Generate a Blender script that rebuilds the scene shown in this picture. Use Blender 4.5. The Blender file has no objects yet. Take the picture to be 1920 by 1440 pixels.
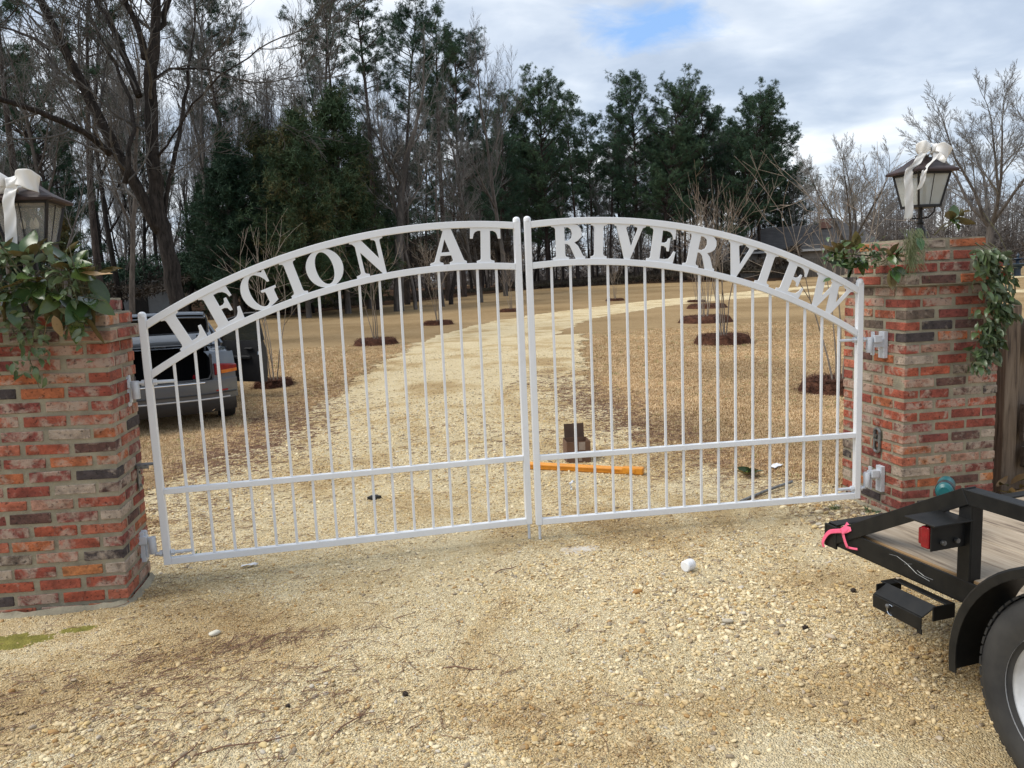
import bpy, bmesh, math, random
import numpy as np
from mathutils import Vector, Matrix, Euler, noise
R_=math.radians
S=bpy.context.scene
# ---------------------------------------------------------------- camera
cam=bpy.data.cameras.new('camera'); co=bpy.data.objects.new('camera',cam); S.collection.objects.link(co); S.camera=co
cam.sensor_fit='HORIZONTAL'; cam.sensor_width=36; cam.lens=1461.83/1920*36; cam.clip_end=3000; cam.clip_start=.05
CP=Vector((-.8538,-4.4833,1.6054)); YAW,PIT,ROL=.16319,.13464,-.04293
f0=Vector((math.sin(YAW),math.cos(YAW),0)); r0=Vector((math.cos(YAW),-math.sin(YAW),0)); u0=Vector((0,0,1))
f1=f0*math.cos(PIT)-u0*math.sin(PIT); u1=u0*math.cos(PIT)+f0*math.sin(PIT)
r2=r0*math.cos(ROL)+u1*math.sin(ROL); u2=u1*math.cos(ROL)-r0*math.sin(ROL)
co.matrix_world=Matrix(((r2.x,u2.x,-f1.x,CP.x),(r2.y,u2.y,-f1.y,CP.y),(r2.z,u2.z,-f1.z,CP.z),(0,0,0,1)))
# ---------------------------------------------------------------- sky and sun
SUN_EL,SUN_AZ=R_(56),R_(-92)       # azimuth measured from +Y (behind the gate), to the left
W=bpy.data.worlds.new('World'); S.world=W; W.use_nodes=True; nt=W.node_tree; nt.nodes.clear()
def N(nt,t,**k):
    n=nt.nodes.new(t)
    for a,b in k.items(): setattr(n,a,b)
    return n
def mth(nt,op,a,b=None,c=None):
    n=N(nt,'ShaderNodeMath',operation=op)
    for i,v in enumerate((a,b,c)):
        if v is None: continue
        if isinstance(v,(int,float)): n.inputs[i].default_value=v
        else: nt.links.new(v,n.inputs[i])
    return n.outputs[0]
def ramp(nt,fac,stops,interp='LINEAR'):
    n=N(nt,'ShaderNodeValToRGB'); cr=n.color_ramp; cr.interpolation=interp
    while len(cr.elements)<len(stops): cr.elements.new(.5)
    for e,(p,c) in zip(cr.elements,stops):
        e.position=p; e.color=(c[0],c[1],c[2],1) if not isinstance(c,(int,float)) else (c,c,c,1)
    nt.links.new(fac,n.inputs[0]); return n.outputs[0]
def mixc(nt,f,a,b,mode='MIX'):
    n=N(nt,'ShaderNodeMix',data_type='RGBA',blend_type=mode)
    for i,v in ((0,f),(6,a),(7,b)):
        if isinstance(v,(int,float)): n.inputs[i].default_value=v
        elif isinstance(v,tuple): n.inputs[i].default_value=(*v[:3],1)
        else: nt.links.new(v,n.inputs[i])
    return n.outputs[2]
out=N(nt,'ShaderNodeOutputWorld'); bg=N(nt,'ShaderNodeBackground'); bg.inputs[1].default_value=.1
sky=N(nt,'ShaderNodeTexSky',sky_type='NISHITA'); sky.sun_disc=False; sky.sun_elevation=SUN_EL; sky.sun_rotation=SUN_AZ
tc=N(nt,'ShaderNodeTexCoord'); sp=N(nt,'ShaderNodeSeparateXYZ'); nt.links.new(tc.outputs['Generated'],sp.inputs[0])
den=mth(nt,'ADD',mth(nt,'MAXIMUM',sp.outputs[2],0.0),.16)
cb=N(nt,'ShaderNodeCombineXYZ'); nt.links.new(mth(nt,'DIVIDE',sp.outputs[0],den),cb.inputs[0]); nt.links.new(mth(nt,'DIVIDE',sp.outputs[1],den),cb.inputs[1])
def wn(scale,detail,rough,off=(0,0,0),dist=0):
    m=N(nt,'ShaderNodeMapping'); m.inputs[1].default_value=off; nt.links.new(cb.outputs[0],m.inputs[0])
    n=N(nt,'ShaderNodeTexNoise'); n.inputs['Scale'].default_value=scale; n.inputs['Detail'].default_value=detail; n.inputs['Roughness'].default_value=rough; n.inputs['Distortion'].default_value=dist
    nt.links.new(m.outputs[0],n.inputs[0]); return n.outputs[0]
n1=wn(1.15,6,.52,(3.1,1.7,0),.25); n2=wn(3.2,5,.5,(0.4,5.2,0),.3)
cl=mth(nt,'ADD',mth(nt,'MULTIPLY',n1,.68),mth(nt,'MULTIPLY',n2,.32))
ccol=ramp(nt,cl,[(.38,(2.5,2.95,3.65)),(.45,(2.95,3.4,4.1)),(.52,(3.8,4.2,4.75)),(.59,(5.0,5.25,5.55)),(.68,(6.2,6.3,6.4))])
# a hole in the cloud where the blue shows
dv=f1*1461.83+r2*(1210-960)-u2*(52-720); dv.normalize()
def dirdot(v):
    n=N(nt,'ShaderNodeVectorMath',operation='DOT_PRODUCT'); n.inputs[1].default_value=v; nt.links.new(tc.outputs['Generated'],n.inputs[0]); return n.outputs[1]
side=Vector((dv.y,-dv.x,0)).normalized(); upv=side.cross(dv)
dx=mth(nt,'MULTIPLY',dirdot(side),1/.125); dz=mth(nt,'MULTIPLY',dirdot(upv),1/.032)
rr=mth(nt,'SQRT',mth(nt,'ADD',mth(nt,'POWER',mth(nt,'ABSOLUTE',dx),2.),mth(nt,'POWER',mth(nt,'ABSOLUTE',dz),2.)))
front=mth(nt,'GREATER_THAN',dirdot(dv),.5)
n3=wn(4.5,6,.6,(7.3,2.2,0),.4)
hole=mth(nt,'SUBTRACT',mth(nt,'ADD',rr,mth(nt,'MULTIPLY',n3,2.4)),1.1)
hm=ramp(nt,hole,[(.25,.95),(1.15,0.)])
hm=mth(nt,'MULTIPLY',hm,front)
blue=mixc(nt,.8,sky.outputs[0],(1.5,2.8,5.2))
skyc=mixc(nt,hm,ccol,blue)
gmix=mixc(nt,.12,skyc,sky.outputs[0])
nt.links.new(gmix,bg.inputs[0]); nt.links.new(bg.outputs[0],out.inputs[0])
sl=bpy.data.lights.new('sun','SUN'); sl.energy=1.5; sl.angle=R_(32); sl.color=(1,.95,.86)
so=bpy.data.objects.new('sun',sl); S.collection.objects.link(so)
sd=Vector((math.sin(SUN_AZ)*math.cos(SUN_EL),math.cos(SUN_AZ)*math.cos(SUN_EL),math.sin(SUN_EL)))
so.rotation_euler=sd.to_track_quat('Z','Y').to_euler(); so.location=(-20,20,40)
sky.sun_rotation=SUN_AZ
S.view_settings.view_transform='Standard'; S.view_settings.look='None'; S.view_settings.gamma=1; S.view_settings.exposure=1.02
try: S.view_settings.use_curve_mapping=False
except Exception: pass
S.cycles.use_denoising=True
S.cycles.max_bounces=6; S.cycles.transparent_max_bounces=12; S.cycles.transmission_bounces=6; S.cycles.diffuse_bounces=3; S.cycles.glossy_bounces=3
# ---------------------------------------------------------------- materials
MATS={}
def pbsdf(m):
    return m.node_tree.nodes['Principled BSDF']
def newmat(name):
    m=bpy.data.materials.new(name); m.use_nodes=True; MATS[name]=m; return m
def texn(nt,kind,scale,vec=None,**k):
    n=N(nt,{'noise':'ShaderNodeTexNoise','vor':'ShaderNodeTexVoronoi','wave':'ShaderNodeTexWave'}[kind])
    n.inputs['Scale'].default_value=scale
    for a,b in k.items():
        if a in ('feature','bands_direction','wave_type'): setattr(n,a,b)
        else: n.inputs[a].default_value=b
    if vec is not None: nt.links.new(vec,n.inputs['Vector'])
    return n
def coords(nt,kind='Object',scale=None,rot=None):
    t=N(nt,'ShaderNodeTexCoord').outputs[kind]
    if scale is None and rot is None: return t
    m=N(nt,'ShaderNodeMapping'); nt.links.new(t,m.inputs[0])
    if scale: m.inputs[3].default_value=scale
    if rot: m.inputs[2].default_value=rot
    return m.outputs[0]
def bump(nt,b,h,strength=.3,dist=.01):
    n=N(nt,'ShaderNodeBump'); n.inputs['Strength'].default_value=strength; n.inputs['Distance'].default_value=dist
    nt.links.new(h,n.inputs['Height']); nt.links.new(n.outputs[0],b.inputs['Normal'])
def simple(name,col,col2=None,scale=6,rough=.7,metal=0,bs=None,bstr=.2,bd=.003,detail=4,spec=None,stretch=None,coat=0):
    m=newmat(name); nt=m.node_tree; b=pbsdf(m); b.inputs['Roughness'].default_value=rough; b.inputs['Metallic'].default_value=metal
    if spec is not None: b.inputs['Specular IOR Level'].default_value=spec
    if coat: b.inputs['Coat Weight'].default_value=coat; b.inputs['Coat Roughness'].default_value=.05
    c=coords(nt,'Object',stretch)
    if col2 is None: col2=tuple(x*.8 for x in col)
    n=texn(nt,'noise',scale,c,Detail=detail,Roughness=.6)
    cc=ramp(nt,n.outputs[0],[(.35,col),(.65,col2)]); nt.links.new(cc,b.inputs['Base Color'])
    if bs:
        n2=texn(nt,'noise',bs,c,Detail=4); bump(nt,b,n2.outputs[0],bstr,bd)
    return m
M_white=simple('white_powder_coat',(.80,.815,.84),(.76,.775,.80),3,.38,bs=60,bstr=.04,bd=.001)
def dirty(m):
    nt=m.node_tree; b=pbsdf(m); l=b.inputs['Base Color'].links[0].from_socket
    n=texn(nt,'noise',26,coords(nt),Detail=8,Roughness=.75); n2=texn(nt,'noise',2.2,coords(nt),Detail=3)
    f=mth(nt,'MULTIPLY',ramp(nt,n.outputs[0],[(.58,0.),(.70,1.)]),ramp(nt,n2.outputs[0],[(.45,.05),(.65,.40)]))
    nt.links.new(mixc(nt,f,l,(.50,.44,.36)),b.inputs['Base Color'])
dirty(M_white)
M_hinge=simple('painted_hinge_steel',(.66,.70,.76),(.55,.58,.62),18,.4,bs=90,bstr=.15,bd=.001)
M_dsteel=simple('dull_steel',(.25,.26,.27),(.12,.11,.10),30,.45,metal=.8,bs=120,bstr=.2,bd=.001)
M_bronze=simple('lantern_bronze',(.008,.007,.007),(.014,.011,.010),12,.5,metal=.1,bs=80,bstr=.1,bd=.001)
M_copper=simple('lantern_roof_copper',(.045,.022,.020),(.022,.013,.012),9,.5,metal=.15,bs=30,bstr=.1,bd=.002)
M_black=simple('trailer_black_paint',(.007,.0075,.008),(.016,.0155,.0145),14,.46,bs=45,bstr=.15,bd=.0015,spec=.28)
M_rubber=simple('tyre_rubber',(.018,.018,.019),(.045,.043,.04),7,.75,bs=60,bstr=.3,bd=.002)
M_rim=simple('silver_rim_paint',(.68,.70,.73),(.42,.41,.40),6,.4,metal=.1,bs=40,bstr=.1,bd=.001)
M_red=simple('red_lens',(.26,.008,.014),(.17,.005,.010),20,.15,bs=None)
M_amber=simple('amber_lens',(.6,.17,.02),(.5,.12,.015),20,.15)
M_carpaint=simple('grey_car_paint',(.105,.12,.145),(.095,.11,.132),2,.25,metal=.3,coat=.8)
M_cardark=simple('car_trim_black',(.014,.014,.016),(.02,.02,.022),8,.5)
M_lining=simple('trunk_lining',(.006,.006,.007),(.010,.010,.011),20,.95,spec=.1)
M_chrome=simple('chrome',(.75,.76,.78),(.68,.69,.7),5,.12,metal=1)
M_card=simple('cardboard',(.17,.095,.058),(.13,.072,.044),9,.85,bs=70,bstr=.1,bd=.001)
M_cardin=simple('cardboard_inside',(.085,.05,.034),(.065,.038,.026),9,.9)
M_tape=simple('clear_tape',(.36,.30,.25),(.30,.24,.2),20,.35)
M_orange=simple('orange_plastic',(.70,.29,.025),(.60,.23,.02),14,.42)
M_whplastic=simple('white_plastic',(.82,.83,.85),(.76,.77,.8),10,.35)
M_pink=simple('pink_flagging_tape',(.95,.16,.27),(.80,.11,.22),14,.4)
M_teal=simple('teal_tool_plastic',(.006,.12,.13),(.005,.09,.10),12,.38)
M_blplastic=simple('black_plastic',(.012,.012,.013),(.02,.02,.02),12,.45)
M_ribbon=simple('white_satin_ribbon',(.80,.785,.75),(.74,.72,.69),6,.32,bs=30,bstr=.15,bd=.003)
M_paper=simple('white_paper',(.75,.76,.8),(.65,.66,.7),8,.7)
M_roofsh=simple('grey_roof_shingles',(.085,.082,.082),(.055,.053,.053),1.2,.9,bs=8,bstr=.5,bd=.02,stretch=(1,1,4))
M_hwall=simple('house_wall',(.27,.25,.22),(.22,.20,.18),2,.9)
M_hbrick=simple('chimney_brick',(.24,.13,.10),(.18,.10,.08),6,.9)
M_trim=simple('white_trim',(.5,.5,.49),(.42,.42,.41),4,.7)
M_fgrey=simple('weathered_fence_boards',(.085,.075,.066),(.05,.045,.04),3,.9,stretch=(6,6,.4))
M_blueir=simple('dark_blue_cast_iron',(.025,.05,.085),(.018,.036,.06),5,.45)
M_bulb=simple('candle_bulb_glass',(.70,.62,.46),(.6,.52,.38),10,.25)
M_stone=simple('loose_stones',(.42,.36,.27),(.24,.19,.13),20,.85,bs=60,bstr=.4,bd=.004)
M_cone=simple('pine_cone',(.045,.03,.022),(.02,.014,.011),40,.9)
M_latch=simple('galvanised_bracket',(.30,.31,.31),(.16,.16,.155),40,.5,metal=.7,bs=80,bstr=.3,bd=.001)
M_mortar=simple('mortar',(.34,.30,.215),(.215,.19,.14),7,.95,bs=55,bstr=.9,bd=.006,detail=8)
def m_glass(name,col,rough,mix):
    m=newmat(name); nt=m.node_tree; b=pbsdf(m)
    b.inputs['Base Color'].default_value=(*col,1); b.inputs['Roughness'].default_value=rough
    tr=N(nt,'ShaderNodeBsdfTransparent'); mx=N(nt,'ShaderNodeMixShader')
    n=texn(nt,'noise',9,coords(nt),Detail=5); mr=ramp(nt,n.outputs[0],[(.3,mix-.03),(.7,min(1,mix+.03))])
    nt.links.new(mr,mx.inputs[0]); nt.links.new(tr.outputs[0],mx.inputs[1]); nt.links.new(b.outputs[0],mx.inputs[2])
    nt.links.new(mx.outputs[0],nt.nodes['Material Output'].inputs[0]); return m
M_lglass=m_glass('hazy_lantern_glass',(.62,.61,.56),.10,.15)
M_lglass2=m_glass('denser_lantern_glass',(.60,.60,.55),.14,.46)  # right lantern panes: same kind of glass, mixed more opaque
M_cglass=m_glass('tinted_car_glass',(.02,.03,.028),.05,.80)
M_rglass=m_glass('rear_window_glass',(.10,.11,.125),.03,.97); pbsdf(M_rglass).inputs['Specular IOR Level'].default_value=1.; pbsdf(M_rglass).inputs['Coat Weight'].default_value=1.
M_hgl=m_glass('dark_window_glass',(.03,.035,.04),.08,.95)
# wood
def m_wood(name,c1,c2,c3,axis):
    m=newmat(name); nt=m.node_tree; b=pbsdf(m); b.inputs['Roughness'].default_value=.82
    sc=[14,14,14]; sc[axis]=1.1
    oi=N(nt,'ShaderNodeObjectInfo'); t=N(nt,'ShaderNodeTexCoord').outputs['Object']
    ad=N(nt,'ShaderNodeVectorMath',operation='ADD'); nt.links.new(t,ad.inputs[0])
    cbn=N(nt,'ShaderNodeCombineXYZ'); r=mth(nt,'MULTIPLY',oi.outputs['Random'],9.)
    for i in range(3): nt.links.new(r,cbn.inputs[i])
    nt.links.new(cbn.outputs[0],ad.inputs[1])
    mp=N(nt,'ShaderNodeMapping'); mp.inputs[3].default_value=sc; nt.links.new(ad.outputs[0],mp.inputs[0])
    n=texn(nt,'noise',1.6,mp.outputs[0],Detail=6,Roughness=.62,Distortion=.7)
    w=texn(nt,'noise',7,mp.outputs[0],Detail=3)
    f=mth(nt,'ADD',mth(nt,'MULTIPLY',n.outputs[0],.75),mth(nt,'MULTIPLY',w.outputs[0],.25))
    cc=ramp(nt,f,[(.36,c3),(.47,c1),(.62,c2)])
    v=mixc(nt,1,cc,ramp(nt,oi.outputs['Random'],[(0,.82),(1,1.12)]),'MULTIPLY'); nt.links.new(v,b.inputs['Base Color'])
    bump(nt,b,f,.45,.004); return m
M_deck=m_wood('weathered_deck_board',(.31,.245,.175),(.40,.33,.25),(.12,.085,.06),1)
M_deckend=m_wood('treated_lumber_edge',(.27,.165,.075),(.34,.22,.11),(.13,.08,.04),1)
M_post=m_wood('weathered_fence_post',(.15,.108,.076),(.22,.165,.12),(.055,.038,.028),2)
M_board=m_wood('dark_fence_board',(.11,.082,.064),(.17,.13,.10),(.04,.03,.024),0)
# brick
m=newmat('reclaimed_brick'); nt=m.node_tree; b=pbsdf(m); b.inputs['Roughness'].default_value=.9
oi=N(nt,'ShaderNodeObjectInfo'); rnd=oi.outputs['Random']
base=ramp(nt,rnd,[(0,(.44,.135,.055)),(.10,(.34,.085,.05)),(.24,(.29,.068,.045)),(.36,(.42,.13,.075)),(.45,(.24,.062,.048)),(.57,(.125,.06,.048)),(.63,(.38,.20,.14)),(.71,(.065,.05,.05)),(.765,(.40,.095,.05)),(.86,(.16,.115,.088)),(.90,(.40,.115,.06)),(.935,(.42,.33,.26)),(.96,(.50,.19,.07))],'CONSTANT')
t=N(nt,'ShaderNodeTexCoord').outputs['Object']; ad=N(nt,'ShaderNodeVectorMath',operation='ADD'); nt.links.new(t,ad.inputs[0])
cbn=N(nt,'ShaderNodeCombineXYZ'); rr9=mth(nt,'MULTIPLY',rnd,37.)
for i in range(3): nt.links.new(rr9,cbn.inputs[i])
nt.links.new(cbn.outputs[0],ad.inputs[1]); v=ad.outputs[0]
na=texn(nt,'noise',16,v,Detail=5,Roughness=.65); c1=mixc(nt,1,base,ramp(nt,na.outputs[0],[(.32,.45),(.68,1.2)]),'MULTIPLY')
# lime and old mortar smears, more on some bricks
nb=texn(nt,'noise',13,v,Detail=8,Roughness=.62,Distortion=.35)
rnd2=mth(nt,'FRACT',mth(nt,'MULTIPLY',rnd,53.7))
thr=mth(nt,'ADD',nb.outputs[0],mth(nt,'MULTIPLY',rnd2,.25))
sm=ramp(nt,thr,[(.62,0.),(.76,1.)])
c2=mixc(nt,mth(nt,'MULTIPLY',sm,.72),c1,(.42,.34,.27))
nd=texn(nt,'noise',60,v,Detail=3); dk=ramp(nt,nd.outputs[0],[(.30,0.35),(.42,1.)])
c3=mixc(nt,1,c2,dk,'MULTIPLY'); nt.links.new(c3,b.inputs['Base Color'])
hgt=mth(nt,'ADD',na.outputs[0],mth(nt,'MULTIPLY',nb.outputs[0],.8)); bump(nt,b,hgt,1.,.011)
M_brick=m
# two-sided leaves
def m_leaf(name,top,top2,under,rough=.35,rs=.9):
    m=newmat(name); nt=m.node_tree; b=pbsdf(m); b.inputs['Roughness'].default_value=rough
    oi=N(nt,'ShaderNodeObjectInfo'); g=N(nt,'ShaderNodeNewGeometry')
    n=texn(nt,'noise',14,coords(nt),Detail=4)
    f=mth(nt,'FRACT',mth(nt,'ADD',mth(nt,'MULTIPLY',n.outputs[0],.5),oi.outputs['Random']))
    ct=ramp(nt,f,[(0,top),(1,top2)]); cc=mixc(nt,g.outputs['Backfacing'],ct,under)
    v=mixc(nt,1,cc,ramp(nt,oi.outputs['Random'],[(0,.7),(1,1.25)]),'MULTIPLY')
    nt.links.new(v,b.inputs['Base Color']); return m
M_mag=m_leaf('magnolia_leaf',(.022,.055,.018),(.085,.125,.028),(.17,.14,.06),.24)
M_magtan=m_leaf('magnolia_leaf_tan',(.36,.22,.09),(.28,.17,.07),(.36,.25,.12),.45)
M_smilax=m_leaf('vine_leaf',(.045,.085,.025),(.13,.175,.075),(.15,.19,.11),.36)
M_deadleaf=m_leaf('dead_leaf',(.30,.12,.05),(.18,.08,.035),(.34,.2,.1),.6)
M_stemg=simple('vine_stem',(.12,.12,.06),(.09,.07,.04),10,.7)
# bark and foliage
def m_bark(name,c1,c2,sc=5):
    m=newmat(name); nt=m.node_tree; b=pbsdf(m); b.inputs['Roughness'].default_value=.95
    b.inputs['Specular IOR Level'].default_value=.2
    c=coords(nt,'Object',(1,1,.22)); n=texn(nt,'noise',sc,c,Detail=6,Roughness=.7)
    oi=N(nt,'ShaderNodeObjectInfo')
    cc=ramp(nt,n.outputs[0],[(.35,c1),(.66,c2)]); v=mixc(nt,1,cc,ramp(nt,oi.outputs['Random'],[(0,.8),(1,1.2)]),'MULTIPLY')
    nt.links.new(v,b.inputs['Base Color']); bump(nt,b,n.outputs[0],.9,.05); return m
M_oak=m_bark('dark_oak_bark',(.008,.007,.0065),(.048,.041,.037),13)
M_grey=m_bark('grey_hardwood_bark',(.06,.053,.048),(.16,.142,.128),5)
M_pineb=m_bark('pine_bark',(.026,.021,.019),(.085,.068,.06),7)
M_twig=m_bark('bare_twigs',(.128,.124,.119),(.235,.228,.22),3)
M_twigd=m_bark('dark_bare_twigs',(.055,.053,.051),(.125,.121,.116),3)
M_myrtle=m_bark('crape_myrtle_bark',(.17,.135,.105),(.34,.285,.23),8)
M_fartwig=m_bark('far_bare_woods',(.135,.12,.112),(.21,.19,.178),.6)
def m_fol(name,stops,rough=.75):
    m=newmat(name); nt=m.node_tree; b=pbsdf(m); b.inputs['Roughness'].default_value=rough; b.inputs['Specular IOR Level'].default_value=.25
    oi=N(nt,'ShaderNodeObjectInfo'); c=coords(nt,'Object')
    n=texn(nt,'noise',.55,c,Detail=4,Roughness=.7); n2=texn(nt,'noise',7,c,Detail=2)
    f=mth(nt,'ADD',mth(nt,'ADD',mth(nt,'MULTIPLY',n.outputs[0],.6),mth(nt,'MULTIPLY',n2.outputs[0],.3)),mth(nt,'MULTIPLY',oi.outputs['Random'],.12))
    nt.links.new(ramp(nt,f,stops),b.inputs['Base Color'])
    return m
M_pine=m_fol('pine_needles',[(.36,(.022,.050,.034)),(.5,(.040,.082,.048)),(.66,(.075,.12,.06))])
M_cedar=m_fol('cedar_foliage',[(.38,(.030,.062,.030)),(.50,(.040,.070,.030)),(.58,(.095,.085,.032)),(.67,(.17,.115,.042))])
M_cedarg=m_fol('dark_cedar_foliage',[(.36,(.014,.036,.022)),(.52,(.026,.058,.030)),(.68,(.055,.075,.034))])
M_brush=m_fol('woods_understory',[(.36,(.028,.024,.018)),(.5,(.055,.042,.032)),(.66,(.045,.052,.028))])
# ---------------------------------------------------------------- helpers
def link(o,parent=None):
    S.collection.objects.link(o)
    if parent is not None: o.parent=parent
    return o
def tag(o,label=None,cat=None,group=None,kind=None):
    if label: o['label']=label
    if cat: o['category']=cat
    if group: o['group']=group
    if kind: o['kind']=kind
    return o
def empty(name,loc=(0,0,0),rz=0,label=None,cat=None,group=None,rot=None):
    o=bpy.data.objects.new(name,None); o.empty_display_size=.1; link(o); o.location=loc
    o.rotation_euler=rot if rot else (0,0,rz)
    return tag(o,label,cat,group)
def np_mesh(name,V,F,smooth=False):
    V=np.asarray(V,dtype=np.float32); F=np.asarray(F,dtype=np.int32); k=F.shape[1]
    me=bpy.data.meshes.new(name); me.vertices.add(len(V)); me.vertices.foreach_set('co',V.ravel())
    me.loops.add(F.size); me.loops.foreach_set('vertex_index',F.ravel())
    me.polygons.add(len(F)); me.polygons.foreach_set('loop_start',np.arange(0,F.size,k,dtype=np.int32))
    try: me.polygons.foreach_set('loop_total',np.full(len(F),k,dtype=np.int32))
    except Exception: pass
    if smooth: me.polygons.foreach_set('use_smooth',np.ones(len(F),dtype=bool))
    me.update(calc_edges=True); return me
def mobj(name,me,mat,parent=None):
    o=bpy.data.objects.new(name,me)
    if mat is not None and len(me.materials)==0: me.materials.append(mat)
    return link(o,parent)
class MB:
    def __init__(s): s.v=[]; s.f=[]
    def add(s,v,f):
        n=len(s.v); s.v+= [tuple(p) for p in v]; s.f+= [tuple(i+n for i in q) for q in f]; return s
    def box(s,c,d,rot=None,ch=0):
        x,y,z=d[0]/2,d[1]/2,d[2]/2
        P=[Vector((a,b_,c_)) for a in(-x,x) for b_ in(-y,y) for c_ in(-z,z)]
        if rot is not None:
            Mx=Euler(rot).to_matrix(); P=[Mx@p for p in P]
        P=[p+Vector(c) for p in P]
        return s.add(P,[(0,1,3,2),(4,6,7,5),(0,4,5,1),(2,3,7,6),(0,2,6,4),(1,5,7,3)])
    def bar(s,a,b_,w,h=None,up=(0,0,1)):
        a,b_=Vector(a),Vector(b_); h=h or w; d=(b_-a).normalized(); up=Vector(up)
        if abs(d.dot(up))>.99: up=Vector((0,1,0))
        sx=d.cross(up).normalized()*w/2; sz=sx.cross(d).normalized()*h/2
        P=[p+i*sx+j*sz for p in(a,b_) for i,j in((-1,-1),(1,-1),(1,1),(-1,1))]
        return s.add(P,[(0,1,2,3),(7,6,5,4),(0,4,5,1),(1,5,6,2),(2,6,7,3),(3,7,4,0)])
    def tube(s,pts,r,n=8,cap=True):
        pts=[Vector(p) for p in pts]
        if isinstance(r,(int,float)): r=[r]*len(pts)
        V=[];F=[];pu=None
        for i,p in enumerate(pts):
            d=(pts[min(i+1,len(pts)-1)]-pts[max(i-1,0)]).normalized()
            if pu is None: pu=Vector((0,0,1)) if abs(d.z)<.9 else Vector((1,0,0))
            sx=d.cross(pu)
            if sx.length<1e-4: sx=d.orthogonal()
            sx.normalize(); sy=sx.cross(d).normalized(); pu=sy
            for k in range(n):
                a=2*math.pi*k/n; V.append(p+(sx*math.cos(a)+sy*math.sin(a))*r[i])
        for i in range(len(pts)-1):
            for k in range(n):
                k2=(k+1)%n; F.append((i*n+k,i*n+k2,(i+1)*n+k2,(i+1)*n+k))
        if cap: F.append(tuple(range(n))[::-1]); F.append(tuple((len(pts)-1)*n+k for k in range(n)))
        return s.add(V,F)
    def lathe(s,prof,n=20,c=(0,0,0),axis='z'):
        V=[];F=[]
        for r,z in prof:
            for k in range(n):
                a=2*math.pi*k/n; p=(r*math.cos(a),r*math.sin(a),z)
                if axis=='x': p=(p[2],p[0],p[1])
                if axis=='y': p=(p[0],p[2],p[1])
                V.append((p[0]+c[0],p[1]+c[1],p[2]+c[2]))
        m_=len(prof)
        for i in range(m_-1):
            for k in range(n): F.append((i*n+k,i*n+(k+1)%n,(i+1)*n+(k+1)%n,(i+1)*n+k))
        return s.add(V,F)
    def loft(s,rings,closed=False,caps=False):
        m_=len(rings[0]); V=[p for r in rings for p in r]; F=[]
        for i in range(len(rings)-1):
            for k in range(m_ if closed else m_-1):
                k2=(k+1)%m_; F.append((i*m_+k,i*m_+k2,(i+1)*m_+k2,(i+1)*m_+k))
        if caps: F.append(tuple(range(m_))[::-1]); F.append(tuple((len(rings)-1)*m_+k for k in range(m_)))
        return s.add(V,F)
    def build(s,name,mat,parent=None,smooth=False,bevel=0,recalc=True,sub=0,solid=0,segs=2):
        me=bpy.data.meshes.new(name); me.from_pydata(s.v,[],s.f)
        if recalc or smooth:
            bm=bmesh.new(); bm.from_mesh(me); bmesh.ops.recalc_face_normals(bm,faces=bm.faces)
            if smooth:
                for f in bm.faces: f.smooth=True
                for e in bm.edges:
                    if len(e.link_faces)==2 and e.calc_face_angle(0)>R_(38): e.smooth=False
            bm.to_mesh(me); bm.free()
        o=mobj(name,me,mat,parent)
        if solid: md=o.modifiers.new('s','SOLIDIFY'); md.thickness=solid; md.offset=0
        if bevel: md=o.modifiers.new('b','BEVEL'); md.width=bevel; md.segments=segs; md.limit_method='ANGLE'
        if sub: md=o.modifiers.new('u','SUBSURF'); md.levels=sub; md.render_levels=sub
        return o
def polymesh(name,outer,holes,thick,mat,parent,bevel=.0015):
    """flat outline cut from plate: local x,z outline, thickness along y"""
    cu=bpy.data.curves.new(name,'CURVE'); cu.dimensions='2D'; cu.fill_mode='BOTH'; cu.extrude=thick/2-bevel; cu.bevel_depth=bevel; cu.bevel_resolution=0; cu.offset=-bevel
    for pl in [outer]+holes:
        sp_=cu.splines.new('POLY'); sp_.points.add(len(pl)-1)
        for q,p in zip(sp_.points,pl): q.co=(p[0],p[1],0,1)
        sp_.use_cyclic_u=True
    t_=bpy.data.objects.new('t',cu); S.collection.objects.link(t_)
    dg=bpy.context.evaluated_depsgraph_get(); me=bpy.data.meshes.new_from_object(t_.evaluated_get(dg))
    bpy.data.objects.remove(t_); bpy.data.curves.remove(cu); me.name=name
    me.transform(Matrix.Rotation(math.pi/2,4,'X')); me.materials.clear()
    return mobj(name,me,mat,parent)
def sstep(a,b_,x):
    t_=max(0,min(1,(x-a)/(b_-a))); return t_*t_*(3-2*t_)
def terrain(x,y):
    r=math.hypot(x-CP.x,y-CP.y)
    z=.55*sstep(45,90,r)
    z-=.13*sstep(4.2,1.6,math.hypot((x+3.9),(y-7.2)*.8))
    return z
def tz(x,y): return terrain(x,y)-.012
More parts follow.
